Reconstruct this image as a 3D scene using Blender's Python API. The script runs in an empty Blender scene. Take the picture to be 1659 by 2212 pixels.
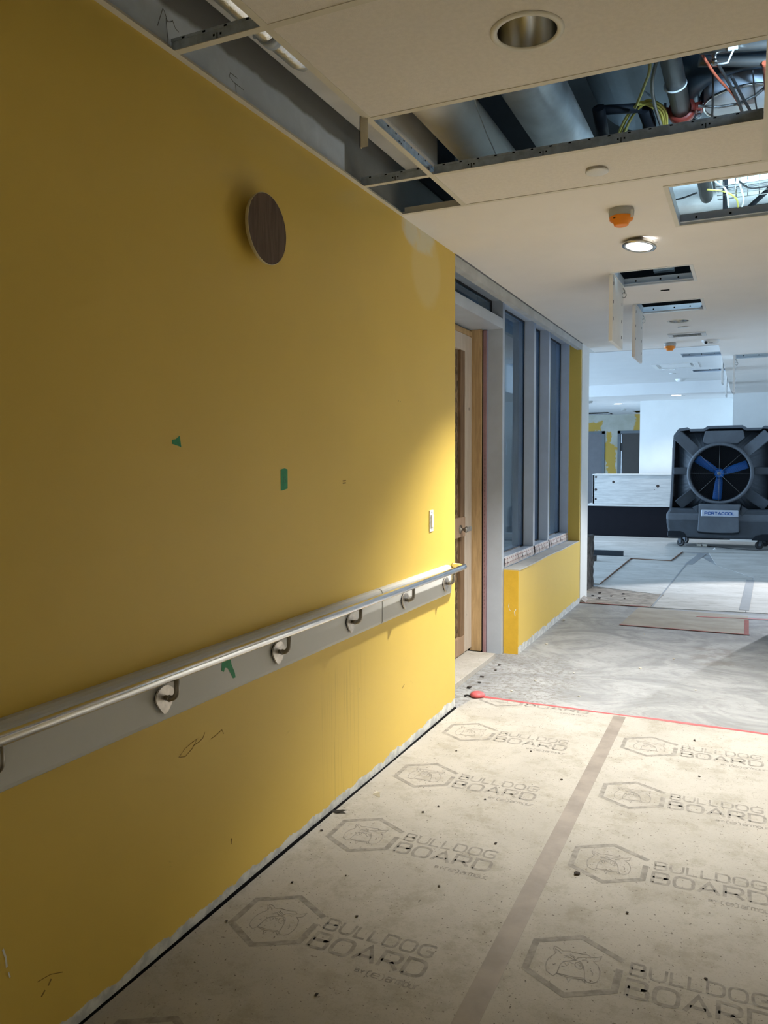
import bpy, bmesh, math, random
from mathutils import Vector, Matrix
random.seed(7)
D = bpy.data
COL = bpy.context.scene.collection
PI = math.pi
sc = bpy.context.scene

# ------------------------------------------------------------------ camera
YAW, PITCH, ROLL, FPX = 0.43215, 0.06264, -0.00498, 1705.75
F = Vector((-math.sin(YAW)*math.cos(PITCH), math.cos(YAW)*math.cos(PITCH), -math.sin(PITCH)))
R0 = Vector((math.cos(YAW), math.sin(YAW), 0)); U0 = R0.cross(F)
RR = R0*math.cos(ROLL) + U0*math.sin(ROLL); UU = -R0*math.sin(ROLL) + U0*math.cos(ROLL)
cd = D.cameras.new('camera'); cam = D.objects.new('camera', cd); COL.objects.link(cam)
cam.matrix_world = Matrix(((RR.x, UU.x, -F.x, 1.5785), (RR.y, UU.y, -F.y, 0), (RR.z, UU.z, -F.z, 1.48), (0, 0, 0, 1)))
cd.sensor_fit = 'VERTICAL'; cd.sensor_height = 24; cd.lens = FPX/2212*24; cd.clip_start = .05; cd.clip_end = 100
sc.camera = cam

# ------------------------------------------------------------------ world, light, exposure
w = D.worlds.new('world'); sc.world = w; w.use_nodes = True
w.node_tree.nodes['Background'].inputs[0].default_value = (.55, .75, 1, 1)
w.node_tree.nodes['Background'].inputs[1].default_value = .25
sc.view_settings.view_transform = 'Standard'; sc.view_settings.look = 'None'
sc.view_settings.exposure = .20; sc.view_settings.gamma = 1; sc.view_settings.use_curve_mapping = False

WARM = (1, .97, .90); COOL = (.49, .72, 1); NEUT = (.96, .97, 1)
def area(name, loc, target, sx, sy, power, col):
    l = D.lights.new(name, 'AREA'); l.shape = 'RECTANGLE'; l.size = sx; l.size_y = sy; l.energy = power; l.color = col
    o = D.objects.new(name, l); COL.objects.link(o); o.location = loc
    o.rotation_euler = (Vector(target)-Vector(loc)).to_track_quat('-Z', 'Y').to_euler(); return o
def spot(name, loc, power, col, ang=100, blend=.35, rad=.05, target=None):
    l = D.lights.new(name, 'SPOT'); l.energy = power; l.color = col; l.spot_size = math.radians(ang); l.spot_blend = blend; l.shadow_soft_size = rad
    o = D.objects.new(name, l); COL.objects.link(o); o.location = loc
    if target: o.rotation_euler = (Vector(target)-Vector(loc)).to_track_quat('-Z', 'Y').to_euler()
    return o
spot('downlight_beam', (1.0, 4.60, 2.635), 455, WARM, 104, .8, .045)
area('daylight_left_windows', (-7.6, 13.2, 1.7), (0, 13.2, 1.2), 6.5, 2.2, 820, COOL)
spot('far_room_beam', (3.3, 12.2, 2.5), 900, NEUT, 44, .4, .04, (1.5, 8.6, 0))
area('daylight_right_windows', (5.8, 12, 1.8), (0, 11, 1.2), 5, 2, 60, COOL)
spot('plenum_fill', (1.86, 2.95, 2.86), 48, (.50, .75, 1), 56, .4, .06, (1.32, 3.80, 3.30))  # added blue spot for the light in the void, no fixture there
spot('plenum_fill_low', (1.72, 2.72, 2.735), 2.5, (.50, .75, 1), 76, .5, .03, (1.1, 3.19, 2.74))  # added weak spot to brighten the galvanised web
spot('plenum_fill_far', (1.75, 4.55, 3.62), 190, (.55, .82, 1), 96, .4, .10, (1.42, 5.25, 2.95))  # added spot brightening the services above the wide hatch, no fixture
spot('corridor_fill_behind', (.95, -1.9, 2.66), 95, WARM, 112, .5, .09)  # added unseen fill from behind the viewer, no fixture built
spot('far_downlight_beam', (.344, 15.54, 2.66), 55, NEUT, 125, .6, .05)
spot('far_downlight_beam', (-.944, 17.25, 2.66), 55, NEUT, 125, .6, .05)
area('glazed_room_fill', (-3.6, 7.2, 2.0), (-.3, 6.6, 1.5), 2.2, 1.4, 70, COOL)  # added blue area light inside the closed room, its walls have no opening

# ------------------------------------------------------------------ material helpers
class NT:
    def __init__(s, name):
        s.m = D.materials.new(name); s.m.use_nodes = True; s.t = s.m.node_tree
        s.b = s.t.nodes['Principled BSDF']; s.out = s.t.nodes['Material Output']; s._co = None
    def n(s, typ, **kw):
        x = s.t.nodes.new(typ)
        for k, v in kw.items(): setattr(x, k, v)
        return x
    def link(s, a, b): s.t.links.new(a, b)
    def put(s, sock, v):
        if hasattr(v, 'links'): s.link(v, sock)
        else: sock.default_value = v
    def co(s):
        if s._co is None: s._co = s.n('ShaderNodeTexCoord').outputs['Object']
        return s._co
    def op(s, o, a, b=0.0, c=None, clamp=False):
        x = s.n('ShaderNodeMath', operation=o); x.use_clamp = clamp
        s.put(x.inputs[0], a); s.put(x.inputs[1], b)
        if c is not None: s.put(x.inputs[2], c)
        return x.outputs[0]
    def xyz(s, v=None):
        x = s.n('ShaderNodeSeparateXYZ'); s.link(v or s.co(), x.inputs[0]); return x.outputs
    def scaled(s, sx, sy, sz):
        x = s.n('ShaderNodeMapping'); x.inputs['Scale'].default_value = (sx, sy, sz); s.link(s.co(), x.inputs[0]); return x.outputs[0]
    def noise(s, scale, detail=4, vec=None, rough=.6, dist=0):
        x = s.n('ShaderNodeTexNoise'); x.inputs['Scale'].default_value = scale; x.inputs['Detail'].default_value = detail
        x.inputs['Roughness'].default_value = rough; x.inputs['Distortion'].default_value = dist
        s.link(vec or s.co(), x.inputs['Vector']); return x.outputs[0]
    def ramp(s, v, a, b):
        x = s.n('ShaderNodeMapRange'); x.interpolation_type = 'SMOOTHSTEP'; s.put(x.inputs[0], v)
        x.inputs[1].default_value = a; x.inputs[2].default_value = b; return x.outputs[0]
    def mix(s, f, a, b):
        x = s.n('ShaderNodeMix', data_type='RGBA'); s.put(x.inputs[0], f)
        for i, v in ((6, a), (7, b)):
            if hasattr(v, 'links'): s.link(v, x.inputs[i])
            else: x.inputs[i].default_value = (*v[:3], 1)
        return x.outputs[2]
    def base(s, v):
        if hasattr(v, 'links'): s.link(v, s.b.inputs['Base Color'])
        else: s.b.inputs['Base Color'].default_value = (*v[:3], 1)
    def bump(s, h, strength=.2, dist=.01):
        x = s.n('ShaderNodeBump'); x.inputs['Strength'].default_value = strength; x.inputs['Distance'].default_value = dist
        s.link(h, x.inputs['Height']); s.link(x.outputs[0], s.b.inputs['Normal'])
    def rm(s, r, m=0, spec=.5):
        s.b.inputs['Roughness'].default_value = r; s.b.inputs['Metallic'].default_value = m
        s.b.inputs['Specular IOR Level'].default_value = spec
    def ell(s, y0, z0, ry, rz, warp=.3, wscale=9, ax=(1, 2), edge=.35):
        o = s.xyz(); n = s.noise(wscale, 4)
        a = s.op('DIVIDE', s.op('SUBTRACT', o[ax[0]], y0), ry); b = s.op('DIVIDE', s.op('SUBTRACT', o[ax[1]], z0), rz)
        d = s.op('ADD', s.op('MULTIPLY', a, a), s.op('MULTIPLY', b, b))
        d = s.op('ADD', d, s.op('MULTIPLY', s.op('SUBTRACT', n, .5), warp*4))
        return s.op('SUBTRACT', 1, s.ramp(d, 1-edge, 1+edge))
    def rect(s, a0, a1, b0, b1, ax=(1, 2), warp=.05, wscale=12, edge=.01):
        o = s.xyz(); n = s.op('MULTIPLY', s.op('SUBTRACT', s.noise(wscale, 5), .5), warp*2)
        A = s.op('ADD', o[ax[0]], n); B = s.op('ADD', o[ax[1]], n)
        r = s.op('MULTIPLY', s.ramp(A, a0-edge, a0+edge), s.op('SUBTRACT', 1, s.ramp(A, a1-edge, a1+edge)))
        q = s.op('MULTIPLY', s.ramp(B, b0-edge, b0+edge), s.op('SUBTRACT', 1, s.ramp(B, b1-edge, b1+edge)))
        return s.op('MULTIPLY', r, q)

def mat(name, c, r=.6, m=0, var=.06, scale=8, bump=0, bscale=None, stretch=(1, 1, 1), spec=.5, c2=None):
    t = NT(name); t.rm(r, m, spec)
    v = t.scaled(*stretch); n = t.noise(scale, 5, v)
    lo = tuple(x*(1-var) for x in c) if c2 is None else c2; hi = tuple(min(1, x*(1+var)) for x in c) if c2 is None else c
    t.base(t.mix(t.ramp(n, .3, .7), lo, hi))
    if bump: t.bump(t.noise(bscale or scale*6, 4, v), bump)
    return t.m
def emit(name, c, s):
    t = NT(name); t.b.inputs['Emission Color'].default_value = (*c, 1); t.b.inputs['Emission Strength'].default_value = s; t.base(c); return t.m

YEL = (.76, .54, .11)
def yellow_wall():
    t = NT('yellow_wall_paint'); t.rm(.48, 0, .35); o = t.xyz()
    c = t.mix(t.ramp(t.noise(1.3, 3), .35, .7), tuple(x*.96 for x in YEL), YEL)
    # repaired pale patch below the ceiling, unpainted plaster strip along the floor, runs of dirty water, scuffs
    p = t.op('MULTIPLY', t.ell(3.88, 2.66, .22, .09, .35, 7), t.ramp(t.noise(5, 5), .3, .55))
    c = t.mix(p, c, (.70, .66, .50))
    c = t.mix(t.op('MULTIPLY', t.ell(3.98, 2.50, .20, .20, .2, 5), .28), c, (.80, .70, .40))
    st = t.noise(1, 5, t.scaled(1, 90, .9), .7)
    drip = t.op('MULTIPLY', t.rect(2.82, 3.22, -.1, .60, warp=.10, wscale=5, edge=.07), t.ramp(st, .55, .60))
    c = t.mix(t.op('MULTIPLY', drip, .30), c, (.36, .24, .04))
    sc_ = t.op('MULTIPLY', t.ramp(t.noise(3.1, 8, t.scaled(1, 1, 1), .75, 2.5), .66, .70), t.op('SUBTRACT', 1, t.ramp(o[2], .5, .7)))
    c = t.mix(t.op('MULTIPLY', sc_, .25), c, (.3, .2, .06))
    edge = t.op('ADD', .038, t.op('MULTIPLY', t.op('SUBTRACT', t.noise(9, 6), .5), .07))
    edge = t.op('ADD', edge, t.op('MULTIPLY', t.ramp(o[1], 3.3, 4.4), .02))
    raw = t.op('SUBTRACT', 1, t.ramp(t.op('SUBTRACT', o[2], edge), -.002, .002))
    c = t.mix(raw, c, t.mix(t.ramp(t.noise(16, 5), .4, .6), (.50, .52, .52), (.72, .73, .70)))
    t.base(c); t.bump(t.noise(260, 2), .06, .002); return t.m
M = {}
M['yellow'] = yellow_wall()
M['yellow_end'] = mat('yellow_end_paint', (.76, .47, .04), .6, var=.04, scale=20, bump=.1)
M['raw'] = mat('raw_drywall', (.50, .51, .50), .85, var=.10, scale=5, bump=.05)
M['roomwall'] = mat('unpainted_inner_drywall', (.50, .56, .64), .8, var=.08, scale=4)
def upper():
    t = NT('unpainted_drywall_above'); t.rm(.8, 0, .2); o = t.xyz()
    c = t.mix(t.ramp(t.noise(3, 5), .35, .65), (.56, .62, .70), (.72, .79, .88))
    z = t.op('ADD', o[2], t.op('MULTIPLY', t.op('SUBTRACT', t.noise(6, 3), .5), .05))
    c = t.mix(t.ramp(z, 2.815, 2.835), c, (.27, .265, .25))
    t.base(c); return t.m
M['bluegrey'] = upper()
M['greyraw'] = mat('dark_raw_panel', (.26, .26, .25), .9)  # darker grey surface past the point where the drywall steps back
M['white_wall'] = mat('white_wall_paint', (.80, .81, .79), .7, var=.02, scale=3)
M['ceil'] = mat('ceiling_paint', (.88, .835, .78), .85, var=.015, scale=3, bump=.05, bscale=160)
M['ceilw'] = mat('far_ceiling_paint', (.80, .80, .79), .85, var=.015, scale=3)
M['tile'] = mat('ceiling_tile_face', (.86, .81, .745), .9, var=.03, scale=60, bump=.25, bscale=420)
M['tee'] = mat('tee_flange_cream', (.76, .72, .62), .5, var=.02)
M['galv'] = mat('galvanised_steel', (.48, .54, .60), .4, .35, var=.18, scale=26)
M['deck'] = mat('dark_deck_and_void_shade', (.03, .035, .04), .9)
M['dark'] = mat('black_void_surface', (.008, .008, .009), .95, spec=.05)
M['steel'] = mat('brushed_stainless', (.58, .57, .56), .24, 1, var=.10, scale=9, stretch=(1, .15, 12))
M['railsteel'] = mat('scratched_rail_steel', (.74, .75, .78), .22, 1, var=.14, scale=14, stretch=(3, .25, 3), bump=.04, bscale=40)
M['armsteel'] = mat('dull_bracket_steel', (.30, .28, .25), .38, .9, var=.12)
M['plate'] = mat('worn_plate_steel', (.62, .58, .54), .42, .75, var=.18, scale=30)
M['bumper'] = mat('grey_vinyl_bumper', (.62, .62, .60), .55, var=.02, scale=4)
M['bumper_lip'] = mat('bumper_shadow_joint', (.30, .30, .29), .7)
M['frame'] = mat('primed_grey_frame', (.50, .56, .64), .35, var=.05, scale=5)
M['alu'] = mat('aluminium_reflector', (.62, .62, .60), .22, 1, var=.04)
M['ring'] = mat('white_trim_ring', (.80, .78, .70), .4, var=.02)
M['lamp'] = emit('lit_diffuser', (1, .97, .93), 8)
M['lampfar'] = emit('lit_far_diffuser', (.9, .96, 1), 5)
M['plastic'] = mat('white_plastic', (.82, .82, .80), .4, var=.02)
M['greyplastic'] = mat('grey_plastic_base', (.42, .42, .40), .5, var=.03)
M['orange'] = mat('orange_dust_cover', (.95, .30, .02), .4, var=.05)
M['black'] = mat('black_rubber', (.02, .02, .022), .6)
M['green'] = mat('green_masking_tape', (.01, .26, .10), .6, var=.12, scale=60)
M['pen'] = mat('marker_ink', (.03, .035, .04), .7)
M['red'] = mat('red_tape', (.62, .12, .13), .5, var=.2, scale=14)
M['redpaint'] = mat('red_oxide_coupling', (.30, .045, .03), .45, var=.15, scale=20)
M['print'] = mat('grey_board_print', (.29, .275, .25), .85, var=.25, scale=30)
M['seam'] = mat('brown_seam_tape', (.29, .255, .225), .6, var=.15, scale=7, stretch=(1, 1, 1))
M['crumb'] = mat('plaster_crumb', (.62, .58, .50), .9)
M['darkcrumb'] = mat('dark_crumb', (.06, .05, .045), .9)
def wood(name, c, c2, s=6, stretch=(8, 8, .7), knots=True):
    t = NT(name); t.rm(.65, 0, .3)
    n = t.noise(s, 6, t.scaled(*stretch), .6, .6)
    col = t.mix(t.ramp(n, .35, .65), c2, c)
    if knots:
        v = t.n('ShaderNodeTexVoronoi'); v.inputs['Scale'].default_value = 4.5; t.link(t.scaled(1.6, 1.6, .9), v.inputs['Vector'])
        col = t.mix(t.op('SUBTRACT', 1, t.ramp(v.outputs['Distance'], .05, .075)), col, tuple(x*.25 for x in c))
    t.base(col); return t.m
M['pine'] = wood('yellow_pine', (.60, .42, .22), (.47, .32, .16))
M['pale'] = wood('pale_spruce', (.64, .56, .48), (.56, .48, .40))
M['brownwood'] = wood('brown_pine', (.26, .165, .095), (.18, .11, .06))
M['blockwood'] = wood('wood_block', (.42, .29, .20), (.34, .23, .15), knots=False)
M['disc'] = wood('dark_walnut_laminate', (.15, .10, .072), (.09, .06, .045), 5, (1, 16, 1.2), False)
M['discedge'] = mat('cream_disc_edge', (.62, .54, .33), .5)
def osb():
    t = NT('strand_board'); t.rm(.7, 0, .3)
    v = t.n('ShaderNodeTexVoronoi'); v.inputs['Scale'].default_value = 42; v.inputs['Randomness'].default_value = 1
    t.link(t.scaled(1, 1.3, .75), v.inputs['Vector'])
    x = t.n('ShaderNodeSeparateColor'); t.link(v.outputs['Color'], x.inputs[0])
    c = t.mix(x.outputs[0], (.07, .045, .025), (.34, .23, .13))
    t.base(c); return t.m
M['osb'] = osb()
M['pink'] = mat('pink_foam_board', (.36, .22, .235), .8, var=.08, scale=12)
def plywood():
    t = NT('whitewashed_plywood'); t.rm(.6, 0, .3); o = t.xyz()
    c = t.mix(t.ramp(t.noise(4, 6, t.scaled(1, 1, 9)), .3, .7), (.50, .50, .49), (.64, .64, .62))
    t.base(c); return t.m
M['ply'] = plywood()
M['knot'] = mat('dark_knot', (.05, .035, .03), .8)
M['deskblack'] = mat('black_laminate', (.012, .012, .016), .8, spec=.1)
def board():
    t = NT('kraft_floor_board'); t.rm(.85, 0, .2)
    c = t.mix(t.ramp(t.noise(2.2, 5), .3, .7), (.42, .40, .365), (.50, .478, .44))
    c = t.mix(t.op('MULTIPLY', t.ramp(t.noise(5, 9, None, .8), .47, .64), .55), c, (.30, .28, .225))
    c = t.mix(t.op('MULTIPLY', t.ramp(t.noise(1.1, 4), .50, .70), .35), c, (.36, .325, .28))
    c = t.mix(t.op('MULTIPLY', t.ramp(t.noise(150, 3, None, .8), .56, .66), .30), c, (.25, .22, .18))
    c = t.mix(t.op('MULTIPLY', t.ramp(t.noise(95, 2), .66, .72), .8), c, (.10, .085, .07))
    t.base(c); t.bump(t.noise(40, 5), .12, .004); return t.m
M['board'] = board()
def dusty():
    t = NT('dusty_concrete'); t.rm(.8, 0, .25)
    n = t.noise(1.6, 7, t.scaled(.9, 1.1, 1), .65, 2.0)
    c = t.mix(t.ramp(n, .32, .68), (.265, .275, .285), (.42, .43, .44))
    n2 = t.noise(6, 8, t.scaled(.8, 1.3, 1), .75, 3.0)
    c = t.mix(t.op('MULTIPLY', t.ramp(n2, .5, .62), .40), c, (.22, .215, .21))
    near = t.op('MULTIPLY', t.ell(.0, 5.1, .55, .9, .35, 3, (0, 1), .6), t.ramp(t.noise(26, 6, None, .8), .45, .62))
    c = t.mix(t.op('MULTIPLY', near, .75), c, (.17, .155, .13))
    sm = t.op('MULTIPLY', t.rect(1.22, 1.52, 6.1, 6.7, (0, 1), .08, 4, .05), t.ramp(t.noise(7, 5), .4, .6))
    c = t.mix(t.op('MULTIPLY', sm, .6), c, (.20, .185, .17))
    t.base(c); t.bump(n2, .1, .004); return t.m
M['concrete'] = dusty()
def farboard():
    t = NT('dusty_far_board'); t.rm(.8, 0, .25)
    c = t.mix(t.ramp(t.noise(1.5, 6, t.scaled(.6, 1.5, 1), .65, 1), .3, .7), (.42, .405, .375), (.56, .545, .515))
    c = t.mix(t.op('MULTIPLY', t.ramp(t.noise(7, 8, t.scaled(.6, 2.0, 1), .75, 1.5), .52, .64), .45), c, (.24, .22, .19))
    t.base(c); return t.m
M['farboard'] = farboard()
M['dirtyboard'] = mat('dirty_board', (.42, .37, .31), .85, c2=(.17, .145, .12), scale=9, stretch=(1, 2, 1))
M['patchboard'] = mat('tan_patch_board', (.40, .365, .31), .85, c2=(.30, .27, .22), scale=3, stretch=(1, 2, 1))
M['brownedge'] = mat('brown_board_edge', (.20, .11, .07), .9)
def farwall():
    t = NT('patched_yellow_wall'); t.rm(.7, 0, .2)
    c = t.mix(t.ramp(t.noise(2.5, 5), .3, .7), (.36, .36, .30), (.45, .45, .40))
    for r in ((-1.83, -1.56, -.1, 1.98), (-1.12, .5, 2.25, 3.0), (-6, -1.95, 2.28, 2.50), (-1.83, -1.70, 1.8, 2.25)):
        c = t.mix(t.rect(*r, ax=(0, 2), warp=.22, wscale=3.2, edge=.02), c, (.44, .29, .06))
    t.base(c); return t.m
M['farwall'] = farwall()
M['doorgrey'] = mat('grey_steel_door', (.13, .13, .14), .5, var=.05)
M['doorframe'] = mat('blue_grey_door_frame', (.11, .13, .145), .5)
M['doorbrown'] = mat('dark_brown_door', (.035, .030, .026), .4)
M['brightgap'] = mat('pale_gap_light', (.8, .82, .85), .7)
def glass():
    t = NT('dusty_blue_glass'); nt = t.t; nt.nodes.remove(t.b)
    tr = t.n('ShaderNodeBsdfTransparent'); tr.inputs[0].default_value = (.55, .68, .78, 1)
    gl = t.n('ShaderNodeBsdfGlossy'); gl.inputs['Roughness'].default_value = .04; gl.inputs[0].default_value = (.9, .95, 1, 1)
    df = t.n('ShaderNodeBsdfDiffuse'); df.inputs[0].default_value = (.26, .42, .60, 1)
    n = t.noise(5, 6, t.scaled(1, 3, .5), .7, 1)
    a = t.n('ShaderNodeMixShader'); t.put(a.inputs[0], t.op('ADD', .22, t.op('MULTIPLY', t.ramp(n, .4, .8), .45))); t.link(tr.outputs[0], a.inputs[1]); t.link(df.outputs[0], a.inputs[2])
    fr = t.n('ShaderNodeFresnel'); fr.inputs[0].default_value = 1.7
    b = t.n('ShaderNodeMixShader'); t.link(fr.outputs[0], b.inputs[0]); t.link(a.outputs[0], b.inputs[1]); t.link(gl.outputs[0], b.inputs[2])
    t.link(b.outputs[0], t.out.inputs[0]); return t.m
M['glass'] = glass()
def film():
    t = NT('printed_protective_film'); t.rm(.35, 0, .5); o = t.xyz()
    a = t.op('GREATER_THAN', t.op('FRACT', t.op('MULTIPLY', o[1], 17)), .5)
    b = t.op('MULTIPLY', t.op('GREATER_THAN', o[2], .722), t.op('LESS_THAN', o[2], .731))
    b2 = t.op('MULTIPLY', t.op('GREATER_THAN', o[2], .692), t.op('LESS_THAN', o[2], .700))
    f = t.op('MULTIPLY', a, t.op('ADD', b, b2))
    t.base(t.mix(f, t.mix(t.ramp(t.noise(12, 5), .4, .7), (.50, .44, .42), (.66, .62, .60)), (.28, .12, .11))); t.bump(t.noise(18, 4), .4); return t.m
M['film'] = film()
M['foil'] = mat('crinkled_foil', (.75, .76, .76), .28, 1, var=.1, bump=.5, bscale=30)
M['duct'] = mat('pale_duct_jacket', (.74, .72, .68), .55, .15, var=.05, scale=6, bump=.08, bscale=14)
M['ductm'] = mat('bluish_duct_foil', (.74, .75, .76), .35, .25, var=.12, scale=7, bump=.2, bscale=16)
M['sheet'] = mat('dark_sheet_metal', (.10, .14, .18), .4, .6, var=.2, scale=5)
M['iron'] = mat('dark_iron_pipe', (.055, .052, .05), .45, .3, var=.2, scale=14)
M['emt'] = mat('steel_conduit', (.34, .34, .33), .35, .8, var=.1)
M['drum'] = mat('pale_blue_drum', (.56, .64, .74), .5, .2, var=.08)
M['sticker'] = mat('grey_sticker', (.36, .34, .38), .6, var=.2, scale=40)
M['yellowcable'] = mat('yellow_cable', (.55, .48, .10), .5)
M['redcable'] = mat('orange_red_cable', (.55, .12, .06), .5)
M['whitecable'] = mat('white_cable', (.75, .78, .78), .5)
M['bx'] = mat('armoured_cable', (.32, .33, .33), .35, .8)
M['fanbody'] = mat('dusty_charcoal_plastic', (.045, .056, .07), .6, var=.16, scale=5, bump=.05)
M['fanlight'] = mat('dusty_grey_plastic', (.10, .115, .135), .65, var=.12, scale=5)
M['fandark'] = mat('black_plastic', (.010, .013, .018), .6, spec=.2)
M['fanblue'] = mat('blue_fan_blade', (.01, .14, .50), .4, var=.08)
M['nameplate'] = mat('pale_nameplate', (.46, .50, .58), .4)
M['nameblue'] = mat('blue_lettering', (.01, .08, .30), .5)
M['wire'] = mat('grill_wire', (.16, .17, .17), .4, .5)
M['rubble'] = mat('broken_masonry', (.10, .09, .085), .95, c2=(.03, .028, .026), scale=16, bump=.9, bscale=18)
M['wrap'] = mat('black_plastic_wrap', (.02, .03, .04), .3, bump=.8, bscale=20)

# ------------------------------------------------------------------ mesh builder
class MB:
    def __init__(s): s.v = []; s.f = []; s.mi = []; s.sm = []
    def add(s, vs, fs, mi=0, smooth=False):
        o = len(s.v); s.v += [tuple(v) for v in vs]; s.f += [tuple(i+o for i in f) for f in fs]
        s.mi += [mi]*len(fs); s.sm += [smooth]*len(fs); return s
    def box(s, x0, x1, y0, y1, z0, z1, mi=0):
        vs = [(x, y, z) for z in (z0, z1) for y in (y0, y1) for x in (x0, x1)]
        return s.add(vs, [(0, 2, 3, 1), (4, 5, 7, 6), (0, 1, 5, 4), (2, 6, 7, 3), (0, 4, 6, 2), (1, 3, 7, 5)], mi)
    def bev(s, x0, x1, y0, y1, z0, z1, b=.003, mi=0, seg=2):
        bm = bmesh.new(); bmesh.ops.create_cube(bm, size=1)
        for v in bm.verts: v.co = Vector(((x0+x1)/2+v.co.x*(x1-x0), (y0+y1)/2+v.co.y*(y1-y0), (z0+z1)/2+v.co.z*(z1-z0)))
        bmesh.ops.bevel(bm, geom=list(bm.edges), offset=b, segments=seg, affect='EDGES', profile=.5)
        bm.verts.index_update(); s.add([v.co for v in bm.verts], [[v.index for v in f.verts] for f in bm.faces], mi); bm.free(); return s
    def prism(s, poly, a, b, axis='z', mi=0):
        def P(p, h):
            return {'z': (p[0], p[1], h), 'y': (p[0], h, p[1]), 'x': (h, p[0], p[1])}[axis]
        n = len(poly); vs = [P(p, a) for p in poly]+[P(p, b) for p in poly]
        return s.add(vs, [tuple(range(n)), tuple(range(2*n-1, n-1, -1))]+[(i, (i+1) % n, n+(i+1) % n, n+i) for i in range(n)], mi)
    def tube(s, pts, r, seg=12, mi=0, cap=True):
        pts = [Vector(p) for p in pts]; n = len(pts); rs = r if isinstance(r, (list, tuple)) else [r]*n
        vs = []; up = None
        for i, p in enumerate(pts):
            t = ((pts[min(i+1, n-1)]-p).normalized()+(p-pts[max(i-1, 0)]).normalized()).normalized()
            if up is None:
                up = t.orthogonal().normalized()
            up = (up-t*up.dot(t)).normalized(); q = t.cross(up)
            for k in range(seg):
                a = 2*PI*k/seg; vs.append(p+(up*math.cos(a)+q*math.sin(a))*rs[i])
        fs = [(i*seg+k, i*seg+(k+1) % seg, (i+1)*seg+(k+1) % seg, (i+1)*seg+k) for i in range(n-1) for k in range(seg)]
        s.add(vs, fs, mi, True)
        if cap: s.add(vs[:seg], [tuple(range(seg))], mi); s.add(vs[-seg:], [tuple(range(seg))], mi)
        return s
    def lathe(s, prof, c, axis='z', seg=48, mi=0, smooth=True, closed=False):
        vs = []
        for r, h in prof:
            for k in range(seg):
                a = 2*PI*k/seg; x, y = r*math.cos(a), r*math.sin(a)
                q = {'z': (x, y, h), 'y': (x, h, y), 'x': (h, x, y)}[axis]
                vs.append((c[0]+q[0], c[1]+q[1], c[2]+q[2]))
        n = len(prof); rng = range(n if closed else n-1)
        return s.add(vs, [(i*seg+k, i*seg+(k+1) % seg, ((i+1) % n)*seg+(k+1) % seg, ((i+1) % n)*seg+k) for i in rng for k in range(seg)], mi, smooth)
    def stroke(s, pts, t, o, u, v, mi=0):
        """flat printed line: 2D polyline of width t laid on the plane o + x*u + y*v"""
        pts = [Vector((p[0], p[1])) for p in pts]; closed = (pts[0]-pts[-1]).length < 1e-6 and len(pts) > 3
        if closed: pts = pts[:-1]
        n = len(pts); L = []
        for i in range(n):
            a = pts[i-1] if (i > 0 or closed) else None; b = pts[(i+1) % n] if (i < n-1 or closed) else None
            d1 = (pts[i]-a).normalized() if a is not None and (pts[i]-a).length > 1e-9 else None
            d2 = (b-pts[i]).normalized() if b is not None and (b-pts[i]).length > 1e-9 else None
            if d1 is None: d1 = d2
            if d2 is None: d2 = d1
            n1 = Vector((-d1.y, d1.x)); n2 = Vector((-d2.y, d2.x)); m = n1+n2
            m = n1 if m.length < .3 else m.normalized(); k = 1/max(.45, m.dot(n1))
            L.append((pts[i]+m*t/2*k, pts[i]-m*t/2*k))
        vs = []
        for a, b in L:
            for q in (a, b): vs.append(Vector(o)+Vector(u)*q.x+Vector(v)*q.y)
        m_ = n if closed else n-1
        return s.add(vs, [(2*i, 2*((i+1) % n), 2*((i+1) % n)+1, 2*i+1) for i in range(m_)], mi)
    def build(s, name, mats, parent=None, at=None, fix=True, bevel=0):
        me = D.meshes.new(name)
        off = Vector(at) if at is not None else (Vector(parent['_o']) if parent is not None and '_o' in parent else Vector((0, 0, 0)))
        me.from_pydata([Vector(v)-off for v in s.v], [], s.f)
        if not isinstance(mats, (list, tuple)): mats = [mats]
        for m in mats: me.materials.append(m)
        me.polygons.foreach_set('material_index', s.mi); me.polygons.foreach_set('use_smooth', s.sm)
        bm = bmesh.new(); bm.from_mesh(me)
        if fix: bmesh.ops.remove_doubles(bm, verts=bm.verts, dist=1e-6); bmesh.ops.recalc_face_normals(bm, faces=bm.faces)
        bm.to_mesh(me); bm.free(); me.update()
        o = D.objects.new(name, me); COL.objects.link(o)
        if parent is not None: o.parent = parent
        else: o.location = off
        if bevel:
            md = o.modifiers.new('bevel', 'BEVEL'); md.width = bevel; md.segments = 2; md.limit_method = 'ANGLE'; md.angle_limit = .7
        o['_o'] = off; return o
def tag(o, label, cat, group=None, kind=None):
    if label: o['label'] = label
    if cat: o['category'] = cat
    if group: o['group'] = group
    if kind: o['kind'] = kind
    return o
def thing(name, loc, label, cat, group=None, kind=None):
    o = D.objects.new(name, None); COL.objects.link(o); o.location = loc; o.empty_display_size = .05; o['_o'] = loc
    return tag(o, label, cat, group, kind)
def struct(o, label, cat): return tag(o, label, cat, kind='structure')
def copy_tree(o, parent=None):
    c = o.copy(); COL.objects.link(c)
    if parent: c.parent = parent
    for ch in list(o.children): copy_tree(ch, c)
    return c

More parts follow.
